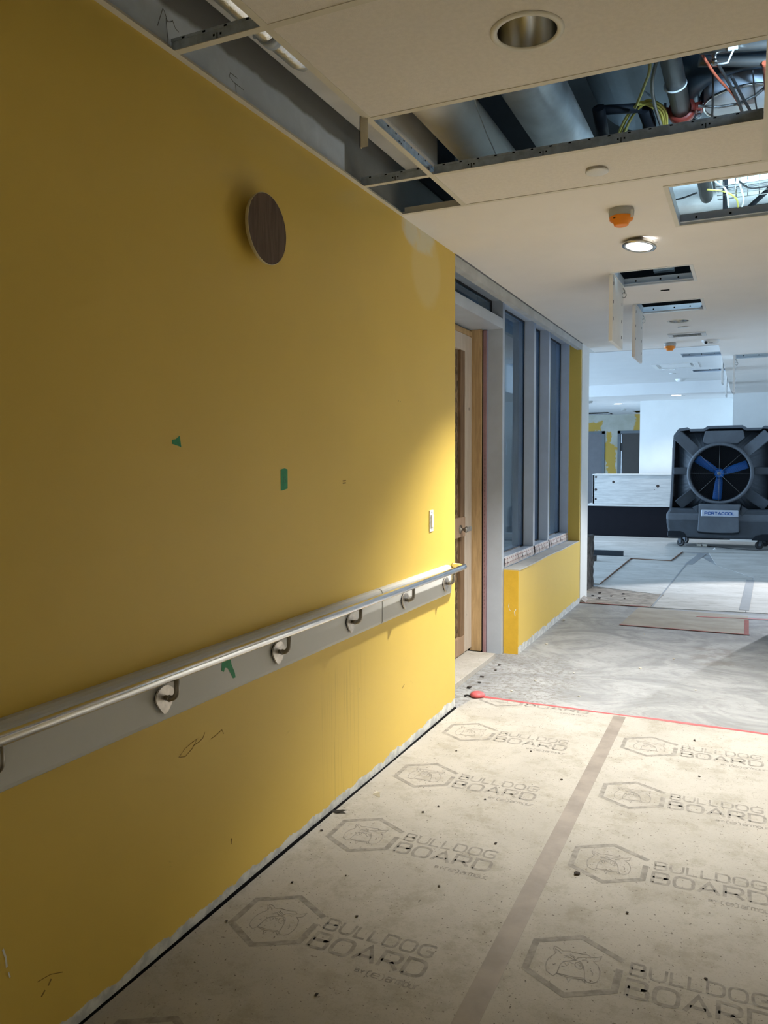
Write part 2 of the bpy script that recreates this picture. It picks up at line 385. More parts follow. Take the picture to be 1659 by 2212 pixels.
# ------------------------------------------------------------------ plates with openings
def plate(mb, x0, x1, y0, y1, z0, z1, holes=(), rounds=(), mi=0):
    """horizontal slab with rectangular and round openings"""
    rects = [h for h in holes]+[(cx-s, cx+s, cy-s, cy+s) for cx, cy, r, s in rounds]
    xs = sorted({x0, x1, *[min(max(v, x0), x1) for h in rects for v in h[:2]]}); ys = sorted({y0, y1, *[min(max(v, y0), y1) for h in rects for v in h[2:]]})
    for i in range(len(xs)-1):
        for j in range(len(ys)-1):
            cx, cy = (xs[i]+xs[i+1])/2, (ys[j]+ys[j+1])/2
            if any(h[0] < cx < h[1] and h[2] < cy < h[3] for h in rects): continue
            for z in (z0, z1): mb.add([(xs[i], ys[j], z), (xs[i+1], ys[j], z), (xs[i+1], ys[j+1], z), (xs[i], ys[j+1], z)], [(0, 1, 2, 3)], mi)
    for h in holes:
        a, b, c, d = h
        for p, q in (((a, c), (b, c)), ((b, c), (b, d)), ((b, d), (a, d)), ((a, d), (a, c))):
            mb.add([(*p, z0), (*q, z0), (*q, z1), (*p, z1)], [(0, 1, 2, 3)], mi)
    for p, q in (((x0, y0), (x1, y0)), ((x1, y0), (x1, y1)), ((x1, y1), (x0, y1)), ((x0, y1), (x0, y0))):
        mb.add([(*p, z0), (*q, z0), (*q, z1), (*p, z1)], [(0, 1, 2, 3)], mi)
    for cx, cy, r, s in rounds:
        n = 48; ang = [2*PI*k/n+PI/4 for k in range(n)]
        sq = [(cx+s*math.cos(a)/max(abs(math.cos(a)), abs(math.sin(a))), cy+s*math.sin(a)/max(abs(math.cos(a)), abs(math.sin(a)))) for a in ang]
        ci = [(cx+r*math.cos(a), cy+r*math.sin(a)) for a in ang]
        for k in range(n):
            l = (k+1) % n
            for z in (z0, z1): mb.add([(*sq[k], z), (*sq[l], z), (*ci[l], z), (*ci[k], z)], [(0, 1, 2, 3)], mi)
            mb.add([(*ci[k], z0), (*ci[l], z0), (*ci[l], z1), (*ci[k], z1)], [(0, 1, 2, 3)], mi)
    return mb
H = 2.69

# ================================================================== SETTING
m = MB(); m.box(-9, 7, -3, 23, -.1, 0)
struct(m.build('floor', M['concrete'], at=(0, 0, 0)), 'dusty grey concrete floor with swirled dirt beyond the red tape', 'floor')

# left wall: yellow main run, raw header over the glazing, low wall, white end post
m = MB()
m.box(-.12, 0, -3, 4.43, 0, 2.705, 0)
m.box(-.12, 0, 5.878, 8.30, 0, .65, 0)
m.box(-.12, -.004, -3, 3.05, 2.70, 2.95, 2); m.box(-.12, -.02, 3.05, 4.43, 2.70, 2.95, 6); m.box(-.12, -.004, -3, 4.43, 2.95, 3.7, 5)                   # unpainted drywall above the ceiling line; top band coloured dark as the void's shade
m.box(-.045, 0, 4.43, 8.30, 2.622, 2.70, 1)                   # raw header above the frame
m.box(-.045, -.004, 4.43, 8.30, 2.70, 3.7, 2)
m.box(-.115, -.003, 5.872, 5.878, 0, .648, 4)                 # painted end of the low wall
m.box(-.12, -.003, 8.27, 8.30, .65, 2.69, 0)
m.box(-.12, .004, 8.30, 8.69, 0, 3.7, 3)
m.box(-.12, -.02, 5.95, 8.27, .648, .658, 1)
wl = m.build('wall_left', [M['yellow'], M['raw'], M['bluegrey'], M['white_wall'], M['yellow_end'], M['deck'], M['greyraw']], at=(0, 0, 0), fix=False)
struct(wl, 'yellow painted corridor wall ending at the boarded doorway, low wall beyond', 'wall')
m = MB(); m.box(1.95, 2.07, -3, 8.0, 0, 3.0)
struct(m.build('wall_right', M['white_wall'], at=(0, 0, 0)), 'pale right corridor wall just outside the view', 'wall')
m = MB(); m.box(-.5, 2.5, -3.1, -3, 0, 3.7)
struct(m.build('wall_behind', M['white_wall'], at=(0, 0, 0)), 'pale wall closing the corridor behind the viewer', 'wall')
# room behind the glazing
m = MB(); m.box(-4, -.12, 4.2, 4.25, 0, 3.0); m.box(-4, -.12, 8.62, 8.69, 0, 3.0); m.box(-4.05, -4, 4.2, 8.69, 0, 3.0); m.box(-4, -.25, 4.2, 8.69, 2.95, 3.0)
struct(m.build('wall_inner', M['roomwall'], at=(0, 0, 0)), 'bare drywall of the dim room behind the glazing', 'wall')
# far hall walls
m = MB(); m.box(-.43, 1.30, 16.7, 17.2, 0, 3.0); m.box(-.43, -.40, 17.2, 21.3, 0, 2.7)
struct(m.build('wall_far', M['white_wall'], at=(0, 0, 0)), 'bright white far wall left of the step behind the desk', 'wall')
m = MB(); m.box(1.30, 7, 15.67, 16.7, 0, 3.0)
struct(m.build('wall_far_right', M['white_wall'], at=(0, 0, 0)), 'white far wall stepping forward behind the fan', 'wall')
m = MB(); m.box(-9, -.4, 21.3, 21.4, 0, 2.9)
struct(m.build('wall_back', M['farwall'], at=(0, 0, 0)), 'patched yellow and grey plaster wall with two doors, furthest back', 'wall')
m = MB(); m.box(-9, -8.9, 8.6, 23, 0, .8); m.box(-9, -8.9, 8.6, 23, 2.7, 3.7); m.box(-9, -8.9, 8.6, 9.8, .8, 2.7); m.box(-9, -8.9, 16.8, 23, .8, 2.7); m.box(-9, -4, 8.6, 8.69, 0, 3.7)
struct(m.build('wall_side', M['white_wall'], at=(0, 0, 0)), 'outer wall of the far hall with a window band', 'wall')
m = MB(); m.box(6.9, 7, 8, 9.4, 0, 3.7); m.box(6.9, 7, 9.4, 14.6, 0, .8); m.box(6.9, 7, 9.4, 14.6, 2.8, 3.7); m.box(6.9, 7, 14.6, 16, 0, 3.7); m.box(2.07, 7, 7.9, 8.0, 0, 3.7)
struct(m.build('wall_side_right', M['white_wall'], at=(0, 0, 0)), 'outer wall to the right of the far hall', 'wall')

# ceilings
hatchA = (1.229, 1.90, 3.775, 4.405); hatchB = (.765, 1.22, 5.31, 5.76); hatchC = (.765, 1.225, 6.43, 6.87)
hatchD = (.727, 1.225, 11.26, 11.66); hatchE = (.745, 1.224, 13.31, 13.69); hatchF = (1.42, 1.87, 9.97, 10.36)
grille_r = (.87, 1.165, 8.07, 8.25); diff_r = (.30, .82, 12.36, 12.90)
m = MB(); plate(m, 0, 1.95, 3.635, 8.0, H, H+.016, [hatchA, hatchB, hatchC], [(1.005, 7.36, .083, .16)])
plate(m, 0, 7, 8.0, 9.07, H, H+.016, [grille_r])
plate(m, 1.283, 7, 9.07, 15.67, H, H+.016, [hatchF])
m.box(1.267, 1.283, 9.07, 15.2, H, 2.916); m.box(-9, 1.283, 9.054, 9.07, H, 2.916)
struct(m.build('ceiling', M['ceil'], at=(0, 0, 0), fix=False), 'cream plasterboard ceiling with open hatches above the corridor', 'ceiling')
m = MB(); plate(m, -9, 1.267, 9.07, 15.2, 2.9, 2.916, [hatchD, hatchE, diff_r])
m.box(-9, 1.283, 15.2, 15.22, H, 2.916)
plate(m, -9, 1.30, 15.22, 21.3, H, H+.016, [(-2.35, -1.62, 20.1, 20.95), (-1.02, -.45, 19.9, 20.9)])
struct(m.build('ceiling_far', M['ceilw'], at=(0, 0, 0), fix=False), 'white raised ceiling bay and dropped bulkhead of the far hall', 'ceiling')
m = MB(); m.box(-9, 7, -3, 23, 3.7, 3.8)
struct(m.build('ceiling_deck', M['deck'], at=(0, 0, 0)), 'dark structural deck seen through the ceiling openings', 'ceiling')
# edge bead along the low header
m = MB(); m.box(0, .006, 4.43, 8.30, 2.684, 2.690)
struct(m.build('trim_1', M['doorgrey'], at=(0, 0, 0)), 'thin dark shadow joint between glazing header and ceiling', 'trim')
m = MB(); m.box(0, .022, -3, 3.635, H-.0015, H); m.box(0, .0015, -3, 3.635, H, H+.022)
m.box(.022, 1.95, 3.613, 3.635, H-.0015, H); m.box(.022, 1.95, 3.633, 3.635, H, H+.035)
struct(m.build('trim_2', [M['tee']], at=(0, 0, 0)), 'cream wall angle carrying the tile grid along the yellow wall', 'trim')

# ------------------------------------------------------------------ suspended grid: tees
def tee_bar(axis, c, a, b, label, slots=True):
    """inverted T: cream flange, galvanised web with a rolled bulb"""
    def P(l, wd, z): return (wd, l, z) if axis == 'y' else (l, wd, z)
    def B(mb, l0, l1, w0, w1, z0, z1, mi=0):
        if axis == 'y': mb.box(w0, w1, l0, l1, z0, z1, mi)
        else: mb.box(l0, l1, w0, w1, z0, z1, mi)
    mid = (c, (a+b)/2, H) if axis == 'y' else ((a+b)/2, c, H)
    t = thing('ceiling_grid_bar', mid, label, 'ceiling grid bar')
    fl = MB(); B(fl, a, b, c-.012, c+.012, H-.001, H+.001); fl.build('flange', M['tee'], t)
    wb = MB(); B(wb, a, b, c-.0008, c+.0008, H+.001, H+.038); B(wb, a, b, c-.003, c+.003, H+.032, H+.041)
    if slots:
        k = wb; q = a+.04
        while q < b-.02:
            B(k, q, q+.010, c-.0036, c+.0036, H+.0335, H+.0385, 1); q += .075
        q = a+.15
        while q < b-.04:
            for d in (0, .024): B(k, q+d, q+d+.006, c-.0015, c+.0015, H+.016, H+.022, 1)
            B(k, q+.013, q+.016, c-.0015, c+.0015, H+.006, H+.024, 1); q += .30
    wb.build('web', [M['galv'], M['dark']], t)
    return t
tee_bar('y', .333, -3, 3.613, 'cream ceiling grid bar running along the corridor beside the open strip')
tee_bar('y', 1.612, -3, 3.613, 'cream ceiling grid bar running along the corridor at right edge')
tee_bar('x', 1.935, .002, .321, 'short grid bar bridging the open strip nearest the viewer')
tee_bar('x', 3.195, .002, .321, 'short grid bar bridging the open strip at its far end')
tee_bar('x', 1.935, .345, 1.60, 'cross grid bar on the near side of the downlight tile', False)
tee_bar('x', 2.588, .345, 1.60, 'cross grid bar between the downlight tile and the big opening', False)
tee_bar('x', 3.195, .345, 1.60, 'galvanised cross grid bar on far side of the big opening')
def tile(x0, x1, y0, y1, label, rounds=()):
    mb = MB(); plate(mb, x0, x1, y0, y1, H+.001, H+.017, [], rounds)
    tag(mb.build('ceiling_tile', M['tile'], at=((x0+x1)/2, (y0+y1)/2, H+.001), fix=False), label, 'ceiling tile')
tile(.336, 1.609, 1.94, 2.585, 'big cream ceiling tile holding the unlit round downlight', [(.985, 2.265, .086, .14)])
tile(.336, 1.609, .66, 1.932, 'cream ceiling tile at the top edge, nearest the viewer')
tile(.336, 1.609, 3.198, 3.63, 'narrow cream ceiling tile with the small round cover')
tile(1.615, 1.949, 1.94, 3.192, 'cut cream ceiling tile at right edge beside the big opening')
tile(1.615, 1.949, 3.198, 3.63, 'small cut ceiling tile at the right edge beside the narrow tile')
tile(1.615, 1.949, .66, 1.932, 'cut ceiling tile at the top right corner of the view')
# loose strip hanging from the grid crossing
m = MB(); m.box(.305, .337, 2.572, 2.574, 2.592, 2.70); m.box(.305, .308, 2.572, 2.584, 2.592, 2.70)
tag(m.build('loose_metal_strip', M['tee'], at=(.32, 2.573, 2.70)), 'loose cream metal strip hanging down from the grid crossing', 'metal strip')

# ------------------------------------------------------------------ glazing frame (window_1), transom included
w1 = thing('window_1', (-.18, 5.86, 0), 'grey framed interior glazing with two slim mullions and transom pane', 'window', kind='structure')
XF, XB = -.12, -.24
m = MB(); m.box(XB, XF, 5.83, 5.885, 0, 2.75); m.build('jamb', M['frame'], w1, bevel=.002)
for y0 in (6.79, 7.345):
    m = MB(); m.box(XB, XF, y0, y0+.06, .66, 2.72); m.build('mullion', M['frame'], w1, bevel=.002)
m = MB(); m.box(XB, XF, 8.245, 8.268, .66, 2.72); m.build('jamb', M['frame'], w1, bevel=.002)
m = MB(); m.box(XB, XF, 4.40, 8.268, 2.69, 2.75); m.build('head', M['frame'], w1, bevel=.002)
m = MB(); m.box(XB-.15, XF, 4.40, 5.83, 2.478, 2.554); m.build('transom_bar', M['frame'], w1, bevel=.002)
m = MB(); m.box(XB, XF, 5.885, 8.245, .66, .745); m.build('sill', M['frame'], w1, bevel=.002)
for a, b in ((5.89, 6.80), (6.84, 7.36), (7.40, 8.24)):
    m = MB()
    n = 14
    for i in range(n):
        ya, yb = a+(b-a)*i/n, a+(b-a)*(i+1)/n
        ja, jb = random.uniform(-.004, .004), random.uniform(-.004, .004)
        m.add([(XF+.004, ya, .742), (XF+.004, yb, .742), (XF+.012+ja, yb, .70+jb), (XF+.010, yb, .672+ja), (XF+.010, ya, .672+ja), (XF+.012+ja, ya, .70+jb)], [(0, 1, 2, 5), (5, 2, 3, 4)])
    m.build('protective_film', M['film'], w1)['label'] = 'crumpled packing film with dashed print along the sill'
for a, b, c, d in ((5.885, 6.79, .745, 2.69), (6.85, 7.345, .745, 2.69), (7.405, 8.245, .745, 2.69), (4.40, 5.83, 2.554, 2.69)):
    m = MB(); m.box(-.222, -.214, a, b, c, d); m.build('glass_pane', M['glass'], w1)
    g = MB(); g.box(-.212, -.205, a, a+.010, c, d); g.box(-.212, -.205, b-.012, b, c, d); g.box(-.212, -.205, a, b, d-.012, d); g.box(-.212, -.205, a, b, c, c+.010)
    g.build('rubber_gasket', M['black'], w1)
# splintered ledge of the low wall
m = MB(); m.prism([(5.88, -.118), (5.88, .006), (6.3, .010), (6.9, -.004), (7.4, .008), (8.0, -.002), (8.26, .0), (8.26, -.118)], .650, .659, 'z')
m.v = [(y, x, z) for x, y, z in m.v]
struct(m.build('trim_3', M['raw'], at=(0, 0, 0)), 'rough grey ledge on top of the low yellow wall', 'trim')

# ------------------------------------------------------------------ temporary wooden door (door_1)
d1 = thing('door_1', (-.35, 5.1, .04), 'temporary strand board door in rough timber frame inside the doorway', 'door', kind='structure')
XD = -.345
m = MB(); m.box(XD-.04, XD, 5.62, 5.775, .045, 2.42); m.box(XD-.04, XD, 4.5, 5.62, 2.30, 2.42); m.build('door_stile', M['pale'], d1, bevel=.003)
m = MB(); m.box(XD-.05, XD-.022, 4.5, 5.525, .10, 2.30); m.build('strand_board_panel', M['osb'], d1)
m = MB(); m.box(XD-.045, XD-.002, 5.525, 5.62, .05, 2.30); m.build('brown_stile', M['brownwood'], d1, bevel=.003)
m = MB(); m.box(XD-.04, XD+.004, 4.5, 5.60, .045, .175); m.build('bottom_rail', M['blockwood'], d1, bevel=.003)
m = MB(); m.box(XD-.04, XD+.006, 5.28, 5.612, .925, 1.072); m.build('lock_block', M['blockwood'], d1, bevel=.003)
m = MB(); m.lathe([(.0, .0), (.032, .0), (.032, .005), (.010, .008), (.010, .028), (.020, .036), (.024, .046), (.015, .056), (0, .058)], (XD+.006, 5.50, .985), 'x', 24)
m.build('round_knob', M['armsteel'], d1)['label'] = 'round metal door knob'
m = MB(); m.box(XD-.001, XD+.003, 5.62, 5.775, .955, .99); m.build('metal_strap', M['galv'], d1)
m = MB(); m.box(-.362, -.272, 5.777, 5.825, .02, 2.478); m.box(-.385, -.345, 4.5, 5.825, 2.425, 2.465); m.build('jamb_stud', M['pine'], d1, bevel=.003)['label'] = 'yellow knotty pine stud'
m = MB(); m.box(-.272, -.255, 5.805, 5.826, .0, 2.47); m.build('shadow_gap', M['dark'], d1)
m = MB(); m.box(-.262, -.241, 5.80, 5.828, .0, 2.47); m.build('foam_strip', M['pink'], d1)['label'] = 'pink foam strip with faint lettering'
m = MB()
for k in range(40):
    z = .35+k*.03
    m.stroke([(0, 0), (.004, .012), (.008, 0)] if k % 2 else [(0, 0), (0, .012), (.007, .012), (.007, .0)], .0016, (-.252, 5.7995, z), (1, 0, 0), (0, 0, 1))
m.build('foam_lettering', M['pen'], d1)
m = MB(); m.box(-.42, -.125, 4.50, 5.69, .0, .038)
tag(m.build('threshold_board', M['board'], at=(-.27, 5.1, 0), bevel=.002), 'dirty board step lying in the boarded doorway', 'board')
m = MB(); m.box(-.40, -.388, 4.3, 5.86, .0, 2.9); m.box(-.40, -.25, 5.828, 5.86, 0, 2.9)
struct(m.build('doorway_backing', M['dark'], at=(0, 0, 0)), 'added black backing that blocks room light behind the temporary door', 'wall')  # added backing that stops room light leaking past the door

# ------------------------------------------------------------------ floor boards with print
A = 40
def rnd(pts, rad, closed=False, n=4):
    """round the corners of a polyline; rad: {index: radius}"""
    out = []
    L = len(pts)
    for i, p in enumerate(pts):
        r = rad.get(i, 0)
        if r and (0 < i < L-1):
            p = Vector(p); a = (Vector(pts[i-1])-p); b = (Vector(pts[i+1])-p)
            A_ = p+a.normalized()*min(r, a.length*.5); B_ = p+b.normalized()*min(r, b.length*.5)
            for k in range(n+1):
                t = k/n; q = A_*(1-t)**2+p*2*t*(1-t)+B_*t*t; out.append((q.x, q.y))
        else: out.append(tuple(p))
    return out
G = {
 'B': (.92, [([(0, 0), (0, 1), (.84, 1), (.84, .53), (0, .53)], {2: .2, 3: .2}), ([(.6, .53), (.92, .53), (.92, 0), (0, 0)], {1: .2, 2: .2})]),
 'U': (1, [([(0, 1), (0, 0), (1, 0), (1, 1)], {1: .4, 2: .4})]), 'L': (.8, [([(0, 1), (0, 0), (.8, 0)], {})]),
 'D': (1, [([(.001, 0), (0, 1), (1, 1), (1, 0), (0, 0)], {2: .4, 3: .4})]), 'O': (1.05, [([(.5, 0), (0, 0), (0, 1), (1.05, 1), (1.05, 0), (.5, 0)], {1: .4, 2: .4, 3: .4, 4: .4})]),
 'G': (1, [([(1, .82), (1, 1), (0, 1), (0, 0), (1, 0), (1, .48), (.5, .48)], {1: .15, 2: .4, 3: .4, 4: .3})]),
 'A': (1.1, [([(0, 0), (.55, 1), (1.1, 0)], {}), ([(.2, .32), (.9, .32)], {})]),
 'R': (1, [([(0, 0), (0, 1), (.95, 1), (.95, .42), (0, .42)], {2: .28, 3: .28}), ([(.55, .42), (1, 0)], {})]),
 'P': (1, [([(0, 0), (0, 1), (.95, 1), (.95, .4), (0, .4)], {2: .28, 3: .28})]), 'T': (.95, [([(0, 1), (.95, 1)], {}), ([(.475, 1), (.475, 0)], {})]),
 'C': (.95, [([(.95, .92), (.8, 1), (0, 1), (0, 0), (.8, 0), (.95, .08)], {2: .4, 3: .4})]),
 'Y': (.9, [([(0, 1), (.45, .5), (.9, 1)], {}), ([(.45, .5), (.45, 0)], {})]),
 'e': (.9, [([(.05, .38), (.9, .38), (.9, .75), (0, .75), (0, 0), (.85, 0)], {2: .3, 3: .3, 4: .3})]),
 'a': (.9, [([(.05, .75), (.9, .75), (.9, 0), (0, 0), (0, .4), (.9, .4)], {1: .3, 3: .2, 4: .2})]), 'r': (.6, [([(0, 0), (0, .75), (.6, .75)], {1: .25})]),
 'm': (1.3, [([(0, 0), (0, .75), (1.3, .75), (1.3, 0)], {1: .2, 2: .3}), ([(.65, .75), (.65, 0)], {})]), 'o': (.9, [([(.45, 0), (0, 0), (0, .75), (.9, .75), (.9, 0), (.45, 0)], {1: .3, 2: .3, 3: .3, 4: .3})]),
 'u': (.85, [([(0, .75), (0, 0), (.85, 0), (.85, .75)], {1: .3, 2: .3})]), '(': (.35, [([(.35, 1), (0, .8), (0, 0), (.35, -.2)], {1: .2, 2: .2})]), ')': (.35, [([(0, 1), (.35, .8), (.35, 0), (0, -.2)], {1: .2, 2: .2})]),
}
def write(mb, text, x, y, width, h, t, o, u, v, gap=.32, space=.5, mi=0):
    tot = sum((G[c][0] if c != ' ' else space) for c in text)+gap*(len(text)-1); k = width/tot
    for c in text:
        if c == ' ': x += (space+gap)*k; continue
        wd, st = G[c]
        for pts, rad in st: mb.stroke([(x+px*k, y+py*h) for px, py in rnd(pts, rad)], t, o, u, v, mi)
        x += (wd+gap)*k
DOG = [[(-.068, -.064), (-.075, -.039), (-.077, -.019), (-.074, .003), (-.065, .021), (-.06, .034), (-.07, .054), (-.071, .07), (-.058, .067), (-.042, .055), (-.027, .062), (-.01, .062), (.01, .062), (.028, .068), (.043, .058), (.056, .061), (.072, .075), (.069, .049), (.053, .039), (.068, .025), (.078, -.001), (.081, -.03), (.077, -.057), (.065, -.067), (.051, -.068), (.042, -.058), (.027, -.064), (.009, -.067), (-.009, -.07), (-.031, -.065), (-.037, -.063), (-.045, -.079), (-.055, -.074), (-.068, -.064)], [(-.059, .039), (-.065, .058), (-.055, .052), (-.043, .038)], [(-.037, -.063), (-.037, -.043), (-.036, -.016), (-.03, .002), (-.016, .013), (-.001, .023), (.018, .021), (.029, .003), (.037, -.025), (.042, -.058)], [(-.033, -.061), (-.013, -.062), (.011, -.061), (.036, -.053)], [(-.036, .034), (-.022, .035), (-.007, .025), (.002, .027), (.008, .04), (.022, .049), (.044, .054)], [(-.019, .049), (0, .037)], [(-.021, .043), (-.001, .031)], [(.004, -.001), (.005, .012), (.013, .016), (.023, .007), (.029, -.008), (.022, -.016), (.011, -.011), (.004, -.001)], [(.011, .005), (.019, .003), (.021, -.006)], [(-.033, .022), (-.027, .03), (-.015, .027)], [(.02, .032), (.029, .039), (.035, .036)], [(-.03, .002), (-.018, -.013), (-.014, -.006), (-.017, .005)], [(-.032, -.022), (-.021, -.022)], [(-.006, -.074), (.002, -.091), (.005, -.074)], [(.036, -.065), (.047, -.075), (.044, -.062)], [(.052, -.008), (.06, -.019), (.06, -.032)], [(-.054, -.025), (-.05, -.018)], [(-.014, .009), (-.006, .002), (0, .005)]]
def logo(cx, cy, parent, z, ang=0., clip=None, lowhalf=False):
    mb = MB(); ca, sa = math.cos(ang), math.sin(ang); u = (ca, sa, 0); v = (-sa, ca, 0); o = (cx, cy, z)
    R = .146
    hx = [(R*math.sin(a), R*math.cos(a)) for a in [math.radians(60*k) for k in range(6)]]   # 0 top, 1 upper right ...
    ur, lr = hx[1], hx[2]
    mb.stroke([(ur[0]+.006, ur[1]+.0), (hx[0][0], hx[0][1]), hx[5], hx[4], hx[3], lr, (lr[0]+.001, ur[1]-.042)], .021, o, u, v)
    for pl in DOG: mb.stroke([(x*.98, y*.95) for x, y in pl], .0034, o, u, v)
    write(mb, 'BULLDOG', .158, .020, .365, .056, .0085, o, u, v)
    write(mb, 'BOARD', .158, -.078, .372, .074, .0125, o, u, v, gap=.30)
    write(mb, 'BY', .345, -.128, .028, .014, .003, o, u, v)
    write(mb, '(e)', .384, -.132, .052, .025, .004, o, u, v, gap=.2)
    write(mb, 'armour', .445, -.132, .098, .026, .004, o, u, v, gap=.28)
    ob = mb.build('printed_logo', M['print'], parent, fix=False)
    if clip is not None:
        bm = bmesh.new(); bm.from_mesh(ob.data); off = Vector(parent['_o'])
        bmesh.ops.bisect_plane(bm, geom=list(bm.verts)+list(bm.edges)+list(bm.faces), plane_co=Vector((0, clip, 0))-off, plane_no=(0, 1, 0), clear_outer=True)
        bm.to_mesh(ob.data); bm.free()
    return ob
def sheet(poly, z0, z1, label, mats=None, name='floor_board', origin=None):
    mb = MB(); cx = sum(p[0] for p in poly)/len(poly); cy = sum(p[1] for p in poly)/len(poly)
    mb.prism(poly, z0, z1, 'z'); o = mb.build(name, mats or M['board'], at=(cx, cy, z0)); return tag(o, label, 'floor board')
b1 = sheet([(.012, -2.9), (.93, -2.9), (.93, 4.69), (.10, 4.70), (.04, 4.62), (.02, 4.45), (.012, 4.40)], 0, .002, 'kraft floor protection board with printed logos beside the yellow wall')
for cy in (1.45, 2.098, 2.745, 3.400, 4.055): logo(.222, cy, b1, .0024)
logo(.222, 4.705, b1, .0024, clip=4.675)
b2 = sheet([(.931, -2.9), (1.86, -2.9), (1.86, 4.66), (.931, 4.685)], 0, .002, 'kraft floor protection board with printed logos right of the seam tape')
for cy in (2.262, 2.912, 3.565, 4.222): logo(1.142, cy, b2, .0024, .012)
m = MB(); m.box(.897, .965, -2.9, 4.655, .0021, .0026)
tag(m.build('seam_tape', M['seam'], at=(.93, 1, .002)), 'long brown tape strip covering the seam between the printed boards', 'tape')
rt = thing('red_edge_tape', (.9, 4.69, .002), 'red tape holding the far edge of the printed boards', 'tape')
m = MB(); xs = [.07, .2, .35, .5, .65, .8, .93, 1.1, 1.3, 1.5, 1.7, 1.86]
lo = [4.683, 4.69, 4.680, 4.684, 4.680, 4.674, 4.676, 4.674, 4.664, 4.664, 4.656, 4.652]; hi = [4.715, 4.712, 4.71, 4.708, 4.705, 4.698, 4.695, 4.70, 4.695, 4.695, 4.685, 4.68]
zz = [.012, .008, .007, .006, .008, .006, .005, .008, .009, .006, .006, .005]
for i in range(len(xs)-1):
    m.add([(xs[i], lo[i], .003), (xs[i+1], lo[i+1], .003), (xs[i+1], (lo[i+1]+hi[i+1])/2, zz[i+1]), (xs[i], (lo[i]+hi[i])/2, zz[i]), (xs[i+1], hi[i+1], .002), (xs[i], hi[i], .002)], [(0, 1, 2, 3), (3, 2, 4, 5)])
m.build('tape_strip', M['red'], rt)
m = MB(); m.lathe([(0, 0), (.045, .0), (.05, .010), (.036, .024), (0, .030)], (.055, 4.70, .004), 'z', 14); m.build('crumpled_tape_end', M['red'], rt)
m = MB(); m.tube([(-.02, 4.67, .006), (0, 4.665, .012), (.02, 4.675, .008), (.05, 4.67, .012)], .006, 6); m.build('torn_dark_scrap', M['black'], rt)

# loose board patch and far boards
pb = sheet([(.548, 7.317), (1.603, 7.314), (1.602, 8.20), (.60, 8.27)], 0, .005, 'loose rectangular board patch lying on the concrete with red taped edge', M['patchboard'])
m = MB(); m.box(.548, 1.62, 7.300, 7.322, .0052, .0062); m.box(1.575, 1.612, 7.31, 8.0, .0052, .006); m.build('red_edging', M['redpaint'], pb)
sheet([(-.06, 8.31), (.70, 8.31), (.76, 9.12), (-.02, 9.40), (-.3, 9.5), (-.3, 8.7), (-.055, 8.7)], 0, .006, 'dirt strewn board beside the white wall end', M['dirtyboard'])
sheet([(.705, 8.31), (1.58, 8.40), (1.66, 10.9), (1.2, 12.0), (.85, 13.4), (.66, 13.56), (.60, 12.30), (.02, 12.36), (-.01, 9.70), (-.02, 9.44), (.76, 9.15)], 0, .005, 'large dusty board left of the fan shadow, between two tape lines', M['farboard'])
sheet([(1.585, 8.40), (4, 8.5), (4, 13.5), (1.0, 13.9), (1.2, 12.03), (1.665, 10.95)], 0, .0055, 'dusty board in front of the fan at right', M['farboard'])
up = sheet([(-5, 9.60), (-.01, 9.62), (-.008, 12.35), (.567, 12.29), (.64, 13.58), (1.6, 13.75), (4, 13.7), (4, 15.9), (-5, 15.9)], 0, .016, 'raised board sheet with brown cut edge, stepping in front of the desk', M['farboard'])
m = MB()
e = [(-.01, 9.62), (-.008, 12.35), (.567, 12.29), (.64, 13.58)]
for p, q in zip(e, e[1:]): m.add([(p[0]+.002, p[1]-.002, .001), (q[0]+.002, q[1]-.002, .001), (q[0]+.002, q[1]-.002, .017), (p[0]+.002, p[1]-.002, .017), (p[0]-.008, p[1]+.008, .0172), (q[0]-.008, q[1]+.008, .0172)], [(0, 1, 2, 3), (3, 2, 5, 4)])
m.build('cut_edge', M['brownedge'], up)
def far_tape(p, q, wd, z, label, mt='seam'):
    p, q = Vector(p), Vector(q); n = Vector((-(q-p).y, (q-p).x)).normalized()*wd/2; mb = MB()
    mb.prism([tuple(p-n), tuple(q-n), tuple(q+n), tuple(p+n)], z, z+.0012, 'z')
    tag(mb.build('tape_strip', M[mt], at=(*((p+q)/2), z)), label, 'tape')
M['greytape'] = mat('grey_tape', (.30, .31, .32), .5)
far_tape((.72, 8.35), (.80, 12.0), .018, .0058, 'thin grey tape line between the two dusty far boards', 'greytape')
far_tape((.83, 12.0), (.95, 13.5), .11, .0058, 'wide faded tape strip leading to the fan', 'greytape')
far_tape((1.57, 8.5), (1.63, 10.7), .09, .0062, 'pale tape strip at right before the fan', 'greytape')
far_tape((-.03, 8.305), (.70, 8.32), .022, .0065, 'dark red tape along near edge of the dirty board', 'redpaint')
far_tape((1.16, 7.97), (1.90, 8.10), .02, .0062, 'red tape line at right beyond the loose patch', 'red')
m = MB(); m.add([(-.03, 8.30, .006), (.06, 8.31, .008), (.05, 8.52, .008), (-.01, 8.62, .010), (-.045, 8.36, .075), (-.02, 8.58, .060)], [(0, 1, 4), (1, 2, 5, 4), (2, 3, 5)])
tag(m.build('torn_board_flap', M['seam'], at=(0, 8.4, .005)), 'bent brown board flap at the foot of the white wall end', 'board flap')

